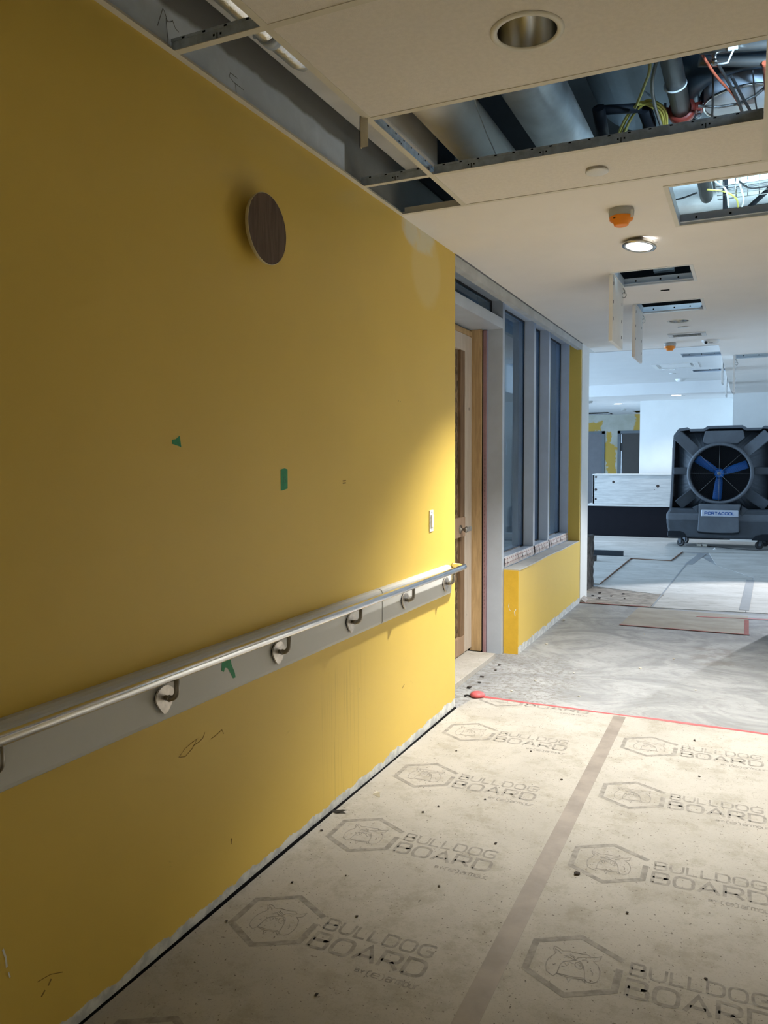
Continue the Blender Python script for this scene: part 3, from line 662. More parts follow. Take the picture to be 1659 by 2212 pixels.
# crumbs and chips
def crumb(x, y, z, s, mt, label, group, name='plaster_crumb'):
    bm = bmesh.new(); bmesh.ops.create_icosphere(bm, subdivisions=1, radius=s)
    for v in bm.verts: v.co *= random.uniform(.6, 1.25); v.co.z = v.co.z*.45
    zmin = min(v.co.z for v in bm.verts)
    for v in bm.verts: v.co.z -= zmin
    me = D.meshes.new(name); bm.to_mesh(me); bm.free(); me.materials.append(mt)
    o = D.objects.new(name, me); COL.objects.link(o); o.location = (x, y, z); o.rotation_euler.z = random.uniform(0, 6); tag(o, label, 'debris', group)
for x, y, s in ((.45, 2.22, .006), (.15, 2.31, .006), (.63, 2.50, .005), (.3, 2.43, .005), (.36, 3.02, .007), (.40, 3.10, .006), (.56, 3.25, .006), (.52, 1.83, .007), (.08, 2.02, .005), (.72, 2.88, .006), (1.25, 2.6, .006), (1.5, 2.35, .006), (1.05, 2.78, .012), (1.4, 3.9, .007), (.6, 3.9, .006), (.25, 3.75, .006), (.05, 2.7, .007), (.82, 3.6, .006), (1.35, 4.4, .008)):
    crumb(x, y, .0022, s, M['darkcrumb'], 'dark speck of dirt scattered on the printed floor boards', 'dark specks on the printed boards', 'dirt_speck')
for x, y, s in ((.91, 5.81, .014), (.64, 4.96, .010), (.30, 5.2, .012), (.5, 5.5, .010), (.12, 6.3, .012), (.05, 7.3, .02), (1.1, 6.2, .012), (.8, 7.0, .01), (.22, 4.9, .012), (1.3, 5.4, .009)):
    crumb(x, y, 0, s, M['crumb'], 'pale plaster crumb scattered on the dusty concrete', 'plaster crumbs on the concrete')
for x, y, s in ((-.05, 4.85, .02), (-.03, 5.0, .014), (-.06, 5.15, .016), (0.02, 4.78, .01), (-.02, 5.35, .012), (-.04, 5.5, .014)):
    crumb(x, y, 0, s, M['darkcrumb'], 'dark dirt lump in front of the doorway step', 'dirt lumps before the doorway step', 'dirt_lump')
for x, y, s in ((.06, 8.75, .02), (.15, 8.62, .022), (.1, 8.95, .02), (.25, 8.8, .016), (.35, 9.0, .02), (.4, 8.7, .014)):
    crumb(x, y, .006, s, M['darkcrumb'], 'dark rubble lump on the dirty board by the white wall end', 'rubble lumps by the white wall end', 'rubble_lump')
m = MB(); m.add([(.085, 3.10, .003), (.115, 3.085, .003), (.12, 3.10, .018), (.095, 3.12, .012), (.135, 3.075, .004)], [(0, 1, 2, 3), (1, 4, 2)])
tag(m.build('paper_scrap', M['plastic'], at=(.1, 3.1, .0022)), 'small white paper scrap on the board near the wall', 'paper scrap')
m = MB(); m.add([(-.01, 2.87, .004), (.03, 2.86, .004), (.075, 2.885, .016), (.04, 2.90, .006)], [(0, 1, 2, 3)])
tag(m.build('torn_strip', M['black'], at=(.03, 2.87, .0022)), 'small torn dark strip lying against the wall foot', 'debris')

# ------------------------------------------------------------------ handrail
def bumper(y0, y1, label):
    mb = MB(); mb.prism([(.0, .722), (.024, .722), (.033, .728), (.036, .738), (.036, .874), (.032, .882), (.022, .888), (0, .888)], y0, y1, 'y')
    tag(mb.build('wall_bumper_panel', M['bumper'], at=(0, y0, .722), bevel=.002), label, 'bumper panel')
bumper(-2.9, 3.317, 'long pale grey bumper panel behind the handrail, with green tape on it')
bumper(3.325, 4.27, 'short pale grey bumper panel at the wall corner behind the handrail')
hr = thing('handrail', (.09, 1.5, .87), 'round stainless steel handrail on curved brackets along the yellow wall', 'handrail')
RX, RZ = .090, .872
m = MB(); pts = [(RX, y, RZ) for y in (-2.9, 0, 2, 4.30)]
for k in range(1, 9):
    a = PI/2*k/8; pts.append((RX-.06*(1-math.cos(a)), 4.33+.05*math.sin(a), RZ))
pts += [(-.0+.012, 4.381, RZ), (.002, 4.381, RZ)]
m.tube(pts, .0155, 24); m.build('rail_tube', M['railsteel'], hr)
for y in (1.197, 1.79, 2.405, 2.985, 3.572, 4.155):
    z = .798
    tear = [(y+.040*math.cos(a)*(1 if math.sin(a) > 0 else 1-.45*abs(math.sin(a))), z+(.036 if math.sin(a) > 0 else .047)*math.sin(a)) for a in [2*PI*k/40 for k in range(40)]]
    mb = MB(); mb.prism(tear, .042, .048, 'x'); mb.build('bracket_plate', M['plate'], hr)
    mb = MB(); mb.prism([(y+(a-y)*.9, z+(b-z)*.9) for a, b in tear], .036, .042, 'x'); mb.build('plate_gap_shade', M['fandark'], hr)  # black fill standing in for the dark gap behind the plate
    mb = MB(); pp = [(.047, y, z), (.064, y, z)]+[(.064+.026*math.sin(PI/2*k/10), y, z+.026-.026*math.cos(PI/2*k/10)) for k in range(11)]+[(RX, y, z+.062)]
    mb.tube(pp, .0082, 16); mb.build('bracket_arm', M['armsteel'], hr)
    mb = MB(); mb.lathe([(.0082, .060), (.0105, .061), (.0105, .065), (.0082, .066)], (0, y, z), 'x', 20); mb.build('collar', M['armsteel'], hr)

# ------------------------------------------------------------------ wall fittings
t = thing('round_wall_disc', (0, 2.37, 2.29), 'round dark wood grained disc mounted high on the yellow wall', 'wall disc')
m = MB(); m.lathe([(0, .0), (.060, .0), (.118, .034), (.121, .046), (.119, .048), (.119, .045)], (0, 2.37, 2.29), 'x', 72); m.build('cream_edge', M['discedge'], t)
m = MB(); m.lathe([(0, .0475), (.1185, .0475), (.1185, .040)], (0, 2.37, 2.29), 'x', 72, smooth=False); m.build('wood_face', M['disc'], t)
def tape_piece(poly, x, label, write13=False):
    mb = MB(); mb.prism(poly, x, x+.0006, 'x'); cy = sum(p[0] for p in poly)/len(poly); cz = sum(p[1] for p in poly)/len(poly)
    o = mb.build('green_tape', M['green'], at=(x, cy, cz)); tag(o, label, 'tape piece')
    if write13:
        g = MB(); g.stroke([(0, 0), (.002, .022)], .0016, (x+.0009, 2.524, 1.407), (0, 1, 0), (0, 0, 1))
        g.stroke([(0, .020), (.006, .024), (.008, .019), (.003, .013), (.009, .010), (.008, .003), (.001, .0)], .0016, (x+.0009, 2.531, 1.406), (0, 1, 0), (0, 0, 1))
        g.build('handwritten_number', M['pen'], o)
tape_piece([(1.900, 1.551), (1.918, 1.554), (1.936, 1.565), (1.942, 1.530), (1.925, 1.534), (1.901, 1.539)], .0002, 'small torn trapezoid of green tape on the yellow wall')
tape_piece([(2.507, 1.456), (2.518, 1.458), (2.535, 1.460), (2.555, 1.456), (2.554, 1.384), (2.545, 1.382), (2.525, 1.379), (2.506, 1.377)], .0002, 'upright green tape rectangle with handwritten 13', True)
tape_piece([(2.078, .842), (2.122, .850), (2.130, .815), (2.148, .782), (2.152, .766), (2.138, .766), (2.122, .790), (2.108, .808), (2.094, .812), (2.088, .800), (2.076, .806)], .0364, 'ragged green tape scrap stuck on the bumper panel under the rail')
m = thing('light_switch', (0, 4.035, 1.16), 'bare white rocker light switch without cover plate near the corner', 'light switch')
q = MB(); q.bev(.0, .006, 4.008, 4.062, 1.10, 1.218, .002); q.build('mounting_strap', M['plastic'], m)
q = MB(); q.bev(.004, .014, 4.018, 4.052, 1.125, 1.193, .003); q.build('rocker', M['plastic'], m)
for z_ in (1.206, 1.11): q = MB(); q.lathe([(0, .0), (.003, .0), (.003, .0075), (0, .0075)], (0, 4.035, z_), 'x', 8); q.build('screw', M['black'], m)
# pencil marks, holes and scuffs on the wall
q = MB()
U, V = (0, 1, 0), (0, 0, 1)
M['pencil'] = mat('pencil_line', (.10, .11, .12), .8)
X0 = .0012-.004
for pl in ([(1.908, 2.812), (1.929, 2.712)], ): pass
q.stroke([(1.880, 2.745), (1.892, 2.775), (1.905, 2.806), (1.912, 2.800), (1.925, 2.778), (1.938, 2.784), (1.948, 2.792), (1.960, 2.775), (1.975, 2.772)], .0022, (X0, 0, 0), U, V)
q.stroke([(1.918, 2.785), (1.925, 2.715)], .0022, (X0, 0, 0), U, V)
q.stroke([(2.275, 2.765), (2.235, 2.766), (2.228, 2.752), (2.25, 2.744), (2.31, 2.742)], .0022, (X0, 0, 0), U, V)
q.stroke([(2.262, 2.745), (2.268, 2.712)], .0022, (X0, 0, 0), U, V)
q.build('pencil_marks', M['pencil'], wl, fix=False)
q = MB()
for pl in ([(1.90, .575), (1.93, .566), (1.965, .58), (1.99, .603), (1.965, .60), (1.93, .592), (1.90, .575)], [(1.97, .588), (2.0, .590), (2.02, .597), (2.03, .612)], [(2.06, .58), (2.09, .584), (2.12, .592), (2.13, .575)], [(1.35, .195), (1.39, .19), (1.43, .172)]):
    q.stroke(pl, .0022, (.0006, 0, 0), U, V)
for pl in ([(1.36, .150), (1.372, .160)], [(1.382, .165), (1.392, .177)], [(3.0, 1.402), (3.03, 1.403)], [(3.0, 1.392), (3.03, 1.393)], [(3.63, .33), (3.66, .345)], [(2.16, .18), (2.163, .20)], [(3.595, 1.783), (3.60, 1.783)], [(3.62, 1.781), (3.625, 1.781)]):
    q.stroke(pl, .005, (.0006, 0, 0), U, V)
M['scuff'] = mat('brown_scuff', (.26, .155, .03), .8)
q.build('scuff_marks', M['scuff'], wl, fix=False)
q = MB(); q.stroke([(1.255, .335), (1.262, .31), (1.264, .285)], .005, (.0007, 0, 0), U, V); q.stroke([(1.268, .27), (1.272, .255)], .004, (.0007, 0, 0), U, V)
q.stroke([(-.02, .35), (-.03, .33), (-.025, .30)], .006, (0, 5.8712, 0), (1, 0, 0), V); q.stroke([(-.072, .395), (-.078, .37), (-.07, .345), (-.06, .335)], .003, (0, 5.8712, 0), (1, 0, 0), V)
q.build('paint_chips', M['plastic'], wl, fix=False)
q = MB()
prev = None
yy = -2.9
while yy < 4.40:
    wd = .006+.010*max(0, math.sin(yy*5.1)*.5+math.sin(yy*11.7)*.4); q.box(.0002, .0125-.0002*1, yy, yy+.12, .0, .0015+.006*(.5+.5*math.sin(yy*3.3))); yy += .12
struct(q.build('wall_foot_line', M['dark'], at=(0, 0, 0)), 'dark line at the foot of the yellow wall', 'baseboard')  # dark strip filling the gap between board and wall

# ------------------------------------------------------------------ ceiling fittings
def bowl(cx, cy, r, R_, label, depth=.13, z=H):
    t = thing('recessed_downlight', (cx, cy, z), label, 'downlight')
    q = MB(); q.lathe([(r, .0), (r+.002, -.004), (R_-.006, -.006), (R_, -.001), (R_, 0.0006), (r, .0006)], (cx, cy, z), 'z', 64); q.build('trim_ring', M['ring'], t)
    q = MB(); q.lathe([(r-.0005, -.001), (r*.97, .02), (r*.80, depth*.75), (r*.55, depth), (0, depth*1.02)], (cx, cy, z), 'z', 64); q.build('reflector', M['alu'], t)
    return t
bowl(.985, 2.265, .0835, .104, 'large unlit recessed downlight with shiny reflector, nearest the viewer')
bowl(1.005, 7.36, .080, .098, 'unlit recessed downlight with bluish reflections beyond the hatches', .08)
t = thing('lit_downlight', (1.007, 4.60, H), 'glowing round downlight hanging slightly loose from the ceiling', 'downlight')
tilt = Matrix.Rotation(.12, 3, 'Y') @ Matrix.Rotation(-.10, 3, 'X')
def tl(mb, c):
    mb.v = [tuple(tilt @ (Vector(v)-Vector(c))+Vector(c)) for v in mb.v]; return mb
q = MB(); q.lathe([(.070, .0), (.076, -.004), (.090, -.002), (.092, .004), (.090, .007), (.078, .009), (.074, .030), (.070, .030)], (1.007, 4.60, 2.655), 'z', 56); tl(q, (1.007, 4.60, 2.655)).build('silver_ring', M['alu'], t)
q = MB(); q.lathe([(0, -.0005), (.071, -.0005), (.072, .004)], (1.007, 4.60, 2.655), 'z', 56); tl(q, (1.007, 4.60, 2.655)).build('glowing_lens', M['lamp'], t)
q = MB(); q.box(1.075, 1.083, 4.62, 4.632, 2.66, 2.70); q.box(1.066, 1.10, 4.62, 4.628, 2.672, 2.678); q.build('clip', M['greyplastic'], t)
q = MB(); q.lathe([(0, -.005), (.042, -.005), (.0475, -.002), (.0475, 0), (0, 0)], (.98, 3.43, H-.008), 'z', 40); q.lathe([(.036, .0), (.036, .009)], (.98, 3.43, H-.008), 'z', 24)
tag(q.build('round_ceiling_cover', M['plastic'], at=(.98, 3.43, H)), 'small flat white round cover in the narrow ceiling tile', 'ceiling cover')
q = MB(); q.lathe([(0, -.004), (.044, -.004), (.048, -.001), (.048, .0), (0, 0)], (1.018, 7.70, H-.004), 'z', 32)
tag(q.build('round_ceiling_cover', M['plastic'], at=(1.018, 7.70, H)), 'small white round cover just beyond the unlit bluish downlight', 'ceiling cover')
def detector(cx, cy, label, z=H):
    t = thing('smoke_detector', (cx, cy, z), label, 'smoke detector')
    q = MB(); q.lathe([(.058, 0), (.060, -.010), (.058, -.034), (.054, -.036), (0, -.036)], (cx, cy, z), 'z', 40); q.build('mounting_base', M['greyplastic'], t)
    q = MB(); q.lathe([(.056, -.0355), (.055, -.050), (.036, -.064), (.034, -.074), (.028, -.078), (.014, -.076), (0, -.076)], (cx, cy, z), 'z', 40); q.build('orange_cap', M['orange'], t)
    q = MB(); q.box(cx+.047, cx+.056, cy-.035, cy-.028, z-.05, z-.015); q.build('pull_tab', M['plastic'], t)
    q = MB(); q.box(cx-.030, cx-.020, cy-.052, cy-.045, z-.051, z-.048); q.build('cap_slot', M['dark'], t)
detector(.996, 4.01, 'smoke detector with orange dust cap, nearest on the ceiling')
detector(.818, 8.68, 'smaller looking smoke detector with orange cap beyond the air grille')
q = MB(); q.bev(.985, 1.045, 5.985, 5.998, H-.006, H, .001)
tag(q.build('ceiling_slot', M['dark'], at=(1.013, 5.99, H)), 'short dark slot in the ceiling between the two open hatches', 'ceiling slot')

def hatch(rect, label, z=H, door=None, dmat='plastic', depth=.052, door_len=None, holes=True):
    x0, x1, y0, y1 = rect; t = thing('access_hatch', (x0, y0, z), label, 'access hatch')
    fr = MB(); g = .020
    for a in ((x0-g, x1+g, y0-g, y0), (x0-g, x1+g, y1, y1+g), (x0-g, x0, y0, y1), (x1, x1+g, y0, y1)): fr.box(*a, z-.003, z)
    fr.build('flange', M['plastic'] if dmat == 'plastic' else M['tee'], t)
    fr = MB(); e = .002
    for a in ((x0, x1, y0, y0+e), (x0, x1, y1-e, y1), (x0, x0+e, y0, y1), (x1-e, x1, y0, y1)): fr.box(*a, z, z+depth)
    for a in ((x0, x1, y1-.022, y1), ): fr.box(*a, z+.010, z+.012)
    if holes:
        h_ = fr
        for xx in (x0+.08, x0+.24, x1-.1): h_.lathe([(0, -.001), (.006, -.001), (.006, .002)], (xx, y1-e, z+.030), 'y', 10, 1)
    fr.build('steel_sleeve', [M['frame'], M['dark']], t)
    if door:
        L = door_len or (y1-y0)
        if door == 'left': xa, xb = x0-.030, x0-.006
        else: xa, xb = x1+.002, x1+.024
        d = MB(); d.bev(xa, xb, y0+.01, y1+.03, z-L, z-.004, .002); k = d; s_ = xb+.0005 if door == 'left' else xb+.0005
        for zz_ in (.28, .55, .80): k.box(s_, s_+.001, y1-.05, y1-.04, z-L*zz_-.02, z-L*zz_, 1); k.box(s_, s_+.001, y0+.03, y0+.04, z-L*zz_+.05, z-L*zz_+.07, 1)
        d.build('hatch_door', [M['plastic'], M['dark']], t)
        k = MB(); k.tube([(xb+.01+.014*math.cos(a), y1-.01, z-.06+.018*math.sin(a)) for a in [2*PI*i/14 for i in range(15)]], .003, 6, cap=False)
        k.tube([(xb, y1+.005, z-.01), (xb+.014, y1-.005, z-.03), (xb+.012, y1-.01, z-.05)], .004, 6); k.build('latch_loop', M['greyplastic'], t)
    return t
hatch(hatchA, 'wide open ceiling hatch at right edge full of bright blue services', dmat='tee')
hatch(hatchB, 'open ceiling hatch with door hanging down, first beyond the lit downlight', door='left', door_len=.43)
hatch(hatchC, 'open ceiling hatch with door hanging down, second beyond the lit downlight', door='left', door_len=.40)
hatch(hatchD, 'open hatch in the raised far ceiling, nearer of the two there', z=2.9, door='right', door_len=.40)
hatch(hatchE, 'open hatch in the raised far ceiling, further of the two there', z=2.9, door='right', door_len=.42)
hatch(hatchF, 'open hatch with hanging door at right edge beyond the camera dome', door='left', door_len=.42)

x0, x1, y0, y1 = grille_r
t = thing('air_grille', (1.015, 8.16, H), 'small rectangular air grille between the cover and orange detector', 'air grille')
q = MB()
for a in ((x0-.02, x1+.02, y0-.02, y0+.012), (x0-.02, x1+.02, y1-.012, y1+.02), (x0-.02, x0+.02, y0, y1), (x1-.02, x1+.02, y0, y1)): q.box(*a, H-.010, H)
q.build('frame', M['plastic'], t)
q = MB()
for i in range(26): xx = x0+.02+i*(x1-x0-.04)/25; q.box(xx-.001, xx+.001, y0, y1, H-.008, H+.006)
q.box(x0, x1, y0, y1, H+.008, H+.010); q.build('louvres', M['greyplastic'], t)
x0, x1, y0, y1 = diff_r
t = thing('air_diffuser', (.56, 12.6, 2.9), 'square white air diffuser set in the raised far ceiling', 'air diffuser')
q = MB()
for a in ((x0-.06, x1+.06, y0-.06, y0), (x0-.06, x1+.06, y1, y1+.06), (x0-.06, x0, y0, y1), (x1, x1+.06, y0, y1)): q.box(*a, 2.893, 2.9)
q.build('frame', M['plastic'], t)
q = MB(); q.add([(x0, y0, 2.9), (x1, y0, 2.9), (x1, y1, 2.9), (x0, y1, 2.9), (x0+.09, y0+.09, 2.94), (x1-.09, y0+.09, 2.94), (x1-.09, y1-.09, 2.94), (x0+.09, y1-.09, 2.94)], [(0, 1, 5, 4), (1, 2, 6, 5), (2, 3, 7, 6), (3, 0, 4, 7), (4, 5, 6, 7)])
q.box(x0+.05, x1-.05, y0+.05, y1-.05, 2.896, 2.899); q.build('face_plate', M['plastic'], t)
# dome sensor
t = thing('ceiling_camera', (1.208, 8.67, H), 'flat white ceiling camera with dark lens right of the orange detector', 'camera')
q = MB(); q.lathe([(.088, 0), (.088, -.006), (.070, -.030), (.045, -.040), (0, -.042)], (1.208, 8.67, H), 'z', 40); q.build('housing', M['plastic'], t)
q = MB(); q.lathe([(0, -.012), (.011, -.010), (.015, 0)], (1.165, 8.607, H-.028), 'y', 16); q.build('lens', M['black'], t)
q = MB(); q.box(1.195, 1.228, 8.603, 8.612, H-.034, H-.018); q.build('sensor_window', M['fandark'], t)
def flatlamp(cx, cy, z, r, label, lit=True):
    t = thing('recessed_downlight', (cx, cy, z), label, 'downlight')
    q = MB(); q.lathe([(r, .0), (r, -.005), (r*1.18, -.003), (r*1.2, 0)], (cx, cy, z), 'z', 32); q.build('trim_ring', M['plastic'], t)
    q = MB(); q.lathe([(0, -.004), (r, -.004)], (cx, cy, z), 'z', 32); q.build('lens', M['lampfar'] if lit else M['alu'], t)
flatlamp(.344, 15.54, H, .085, 'lit downlight in the dropped bulkhead above the white wall')
flatlamp(-.944, 17.25, H, .085, 'lit downlight deep in the hall before the patched wall')
flatlamp(.423, 13.09, 2.9, .085, 'downlight next to the diffuser in the raised ceiling', False)
for cx, cy, z, lab in ((.427, 13.70, 2.9, 'tiny round ceiling cover behind the raised ceiling downlight'), (.43, 15.75, H, 'tiny round cover just beyond the lit bulkhead downlight')):
    q = MB(); q.lathe([(0, -.006), (.05, -.006), (.052, 0), (0, 0)], (cx, cy, z), 'z', 24); tag(q.build('round_ceiling_cover', M['plastic'], at=(cx, cy, z)), lab, 'ceiling cover')
q = MB(); q.lathe([(.085, 0), (.08, -.02), (.06, -.045), (0, -.05)], (.472, 14.7, 2.9), 'z', 32)
tag(q.build('occupancy_sensor', M['plastic'], at=(.472, 14.7, 2.9)), 'white dome sensor at far edge of the raised ceiling bay', 'sensor')
for cx, cy, lab in ((-1.071, 18.98, 'small ceiling sensor deep in the hall beyond the far lamp'), (-1.35, 16.2, 'small ceiling sensor deep in the hall left of the far lamp')):
    q = MB(); q.lathe([(.07, 0), (.06, -.04), (0, -.05)], (cx, cy, H), 'z', 24); tag(q.build('occupancy_sensor', M['greyplastic'], at=(cx, cy, H)), lab, 'sensor')
q = MB()
for a in ((-2.37, -1.60, 20.08, 20.12), (-2.37, -1.60, 20.93, 20.97), (-1.64, -1.60, 20.1, 20.95)): q.box(*a, H-.004, H)
struct(q.build('trim_4', M['deskblack'], at=(0, 0, 0)), 'black grid edges around the openings before the patched wall', 'trim')

# ------------------------------------------------------------------ services above the ceiling
q = MB(); q.bev(.055, .205, -1.5, 3.61, 2.875, 3.30, .008)
tag(q.build('insulated_duct', M['duct'], at=(.17, 1.2, 2.875)), 'long pale rectangular duct seen through the open ceiling strip', 'duct')
q = MB(); q.tube([(.37, -1.0, 3.0), (.37, 7, 3.0)], .115, 40); tag(q.build('insulated_duct', M['duct'], at=(.37, 1, 3.0)), 'pale round duct at left in the big ceiling opening', 'duct')
q = MB(); q.tube([(.70, 1.0, 3.10), (.70, 5.1, 3.10)], .128, 48); tag(q.build('foil_duct', M['ductm'], at=(.70, 1, 3.10)), 'silver foil wrapped round duct in middle of the big ceiling opening', 'duct')
t = thing('foil_pipe', (.20, 1.2, 2.81), 'silver foil wrapped pipe ending in the open ceiling strip', 'pipe')
q = MB(); q.tube([(.19, -.5, 2.82), (.19, 2.34, 2.82), (.192, 2.38, 2.822), (.195, 2.40, 2.826)], [.034, .034, .028, .016], 24); q.build('pipe_jacket', M['foil'], t)
q = MB(); q.tube([(.19, 2.16, 2.82), (.19, 2.20, 2.82)], .040, 24); q.tube([(.16, 2.18, 2.82), (.13, 2.18, 2.83)], .01, 8); q.build('pipe_clamp', M['frame'], t)
t = thing('fire_pipe', (1.275, 2.5, 3.02), 'dark iron pipe with red coupling in the big ceiling opening', 'pipe')
q = MB(); q.tube([(1.265, 2.3, 3.03), (1.275, 3.90, 3.03)], .040, 28); q.tube([(1.278, 3.91, 3.03), (1.279, 4.15, 3.03)], .040, 28); q.build('pipe_run', M['iron'], t)
q = MB(); q.lathe([(.041, -.030), (.054, -.028), (.058, -.012), (.058, .012), (.054, .028), (.041, .030)], (1.276, 3.83, 3.03), 'y', 32)
q.bev(1.328, 1.362, 3.805, 3.855, 3.012, 3.048, .006); q.bev(1.19, 1.224, 3.805, 3.855, 3.012, 3.048, .006); q.build('red_coupling', M['redpaint'], t)
q = MB()
for xx in (1.347, 1.205): q.tube([(xx, 3.83, 2.985), (xx, 3.83, 3.075)], .006, 8); q.tube([(xx, 3.83, 2.99), (xx, 3.83, 3.002)], .012, 6)
q.build('coupling_bolt', M['galv'], t)
q = MB(); q.tube([(1.27+.043*math.cos(a), 3.56+.03*math.sin(a), 3.03+.043*math.sin(a)) for a in [2*PI*i/24 for i in range(25)]], .004, 8, cap=False); q.build('white_tie', M['whitecable'], t)
t = thing('drum_duct', (1.50, 3.80, 3.02), 'pale blue round drum with a sticker at right of the big opening', 'duct')
q = MB(); q.lathe([(0, .0), (.155, .0), (.165, .006), (.165, .10), (.155, .12)], (1.53, 3.83, 3.02), 'z', 56); q.build('drum_body', M['drum'], t)
q = MB(); q.lathe([(.160, -.004), (.168, -.004), (.168, .004), (.160, .004)], (1.53, 3.83, 3.02), 'z', 56, closed=True); q.build('steel_rim', M['steel'], t)
q = MB(); q.box(1.50, 1.57, 3.80, 3.86, 3.0185, 3.0195); q.build('sticker', M['sticker'], t)
q = MB(); q.lathe([(.18, .02), (.27, .0), (.30, .10), (.29, .35)], (1.53, 3.83, 3.05), 'z', 48)
tag(q.build('curved_duct_collar', M['sheet'], at=(1.53, 3.83, 3.05)), 'dark curved sheet metal collar wrapping around the pale drum', 'duct')
q = MB(); q.tube([(1.08, 1.5, 3.45), (1.10, 4.3, 3.45)], .30, 56); q.tube([(1.0, 3.5, 3.17), (1.13, 3.9, 3.15)], .006, 6)
tag(q.build('spiral_duct', M['sheet'], at=(1.08, 3.4, 3.45)), 'large dark blue sheet metal duct above the cables', 'duct')
for a, b, lab in (((1.38, 3.28, 3.02), (2.3, 3.52, 3.0), 'upper of two steel conduits crossing the right of the big opening'), ((1.37, 3.40, 3.03), (2.3, 3.72, 2.98), 'lower of two steel conduits crossing the right of the big opening')):
    q = MB(); q.tube([a, b], .019, 16); tag(q.build('steel_conduit', M['emt'], at=a), lab, 'conduit')
def cable(pts, r, mt, label, name='cable', sm=True):
    P_ = [Vector(p) for p in pts]; out = []
    if sm and len(P_) > 2:
        E_ = [P_[0]]+P_+[P_[-1]]
        for i in range(1, len(E_)-2):
            for k in range(6):
                t_ = k/6; a, b, c, d = E_[i-1], E_[i], E_[i+1], E_[i+2]
                out.append(.5*((2*b)+(c-a)*t_+(2*a-5*b+4*c-d)*t_*t_+(3*b-a-3*c+d)*t_**3))
        out.append(P_[-1])
    else: out = P_
    q = MB(); q.tube(out, r, 8); tag(q.build(name, M[mt], at=pts[0]), label, 'cable'); return out
cable([(1.205, 3.0, 3.06), (1.202, 3.27, 3.0), (1.16, 3.45, 3.0), (1.102, 3.64, 3.0)], .006, 'yellowcable', 'single yellow cable descending to the bundle in the big opening')
for i, (dx, dz) in enumerate(((0, 0), (.012, .008), (.024, -.004), (.034, .010))):
    cable([(.97+dx, 3.97, 2.96+dz), (1.00+dx, 3.86, 2.99+dz), (1.06+dx, 3.72, 3.01+dz), (1.12+dx, 3.66, 3.02+dz), (1.18+dx, 3.74, 3.01), (1.19+dx*.6, 3.88, 2.97), (1.17+dx, 3.98, 2.93)], .0055, 'yellowcable', 'yellow cable looping in the bundle left of the iron pipe')
for o in [o for o in COL.objects if o.get('label') == 'yellow cable looping in the bundle left of the iron pipe']: o['group'] = 'looped yellow cables'
t = thing('black_hanger', (1.03, 3.7, 3.0), 'black pipe hanger with elbow behind the yellow cable bundle', 'pipe hanger')
q = MB(); q.tube([(.95, 3.62, 3.02), (.95, 3.66, 2.99), (.95, 3.75, 2.95)], .028, 14); q.tube([(.93, 3.64, 3.02), (1.12, 3.70, 3.02)], .020, 14); q.build('hanger_arm', M['fandark'], t)
q = MB(); q.tube([(1.13, 3.70, 3.02), (1.14, 3.82, 3.0), (1.13, 3.90, 2.94)], .030, 14); q.tube([(1.13, 3.86, 2.97), (1.13, 3.875, 2.96)], .036, 14); q.build('hanger_elbow', M['fandark'], t)
cable([(1.353, 3.20, 3.04), (1.42, 3.45, 3.0), (1.498, 3.695, 2.985), (1.53, 3.85, 2.95)], .0055, 'redcable', 'orange red cable slanting across the pale drum')
cable([(1.40, 3.24, 3.02), (1.46, 3.5, 3.0), (1.505, 3.70, 2.98), (1.54, 3.90, 2.94)], .006, 'iron', 'dark grey cable slanting beside the orange red cable')
cable([(1.418, 3.442, 3.04), (1.41, 3.66, 2.99), (1.397, 3.893, 2.95)], .0045, 'black', 'thin black wire hanging down over the left of the drum')
cable([(1.483, 3.51, 3.0), (1.53, 3.72, 2.98), (1.587, 3.93, 2.95)], .006, 'black', 'thick black wire slanting over the right of the drum')
cable([(1.56, 3.5, 3.0), (1.572, 3.75, 2.98), (1.59, 3.92, 2.95)], .003, 'black', 'thinnest black wire beside the right grid bar')
cable([(1.60, 3.45, 3.0), (1.612, 3.66, 2.99), (1.63, 3.90, 2.95)], .009, 'redcable', 'brown red cable at the right end of the big opening')
bxp = [(1.35, 3.74, 3.0), (1.43, 3.75, 2.985), (1.51, 3.74, 2.98), (1.57, 3.70, 2.985), (1.62, 3.65, 3.0)]
q = MB()
for i in range(72):
    t_ = i/72*4; k = min(3, int(t_)); f_ = t_-k; p = Vector(bxp[k]).lerp(Vector(bxp[k+1]), f_); d = (Vector(bxp[k+1])-Vector(bxp[k])).normalized()
    q.tube([p-d*.0012, p+d*.0012], [.0068, .0068], 8); q.tube([p+d*.0012, p+d*.0030], .0055, 8, cap=False)
tag(q.build('armoured_cable', M['bx'], at=bxp[0]), 'ribbed armoured cable arching in front of the pale drum', 'cable')
cable([(1.22, 3.36, 3.06), (1.185, 3.5, 3.03), (1.18, 3.68, 3.0), (1.20, 3.9, 2.96)], .0075, 'bx', 'grey flexible conduit curving down left of the iron pipe')
cable([(.79, 3.0, 2.98), (.47+.05, 3.2, 2.93), (.49, 3.5, 2.88), (.475, 3.58, 2.80)], .003, 'whitecable', 'thin pale wire dangling in the dark gap between the ducts') if 0 else None
cable([(.60, 3.16, 3.04), (.52, 3.20, 3.0), (.515, 3.35, 2.92), (.52, 3.50, 2.86), (.525, 3.62, 2.80)], .003, 'whitecable', 'thin pale wire dangling in the dark gap between the ducts')
t = thing('beam_clamp', (1.40, 3.25, 2.99), 'bright zinc clamp with white tie at top of the big opening', 'clamp')
q = MB(); q.tube([(1.43, 3.30, 2.96), (1.43, 3.30, 3.03)], .008, 10); q.tube([(1.43, 3.30, 2.965), (1.43, 3.30, 2.98)], .014, 6); q.build('bolt', M['steel'], t)
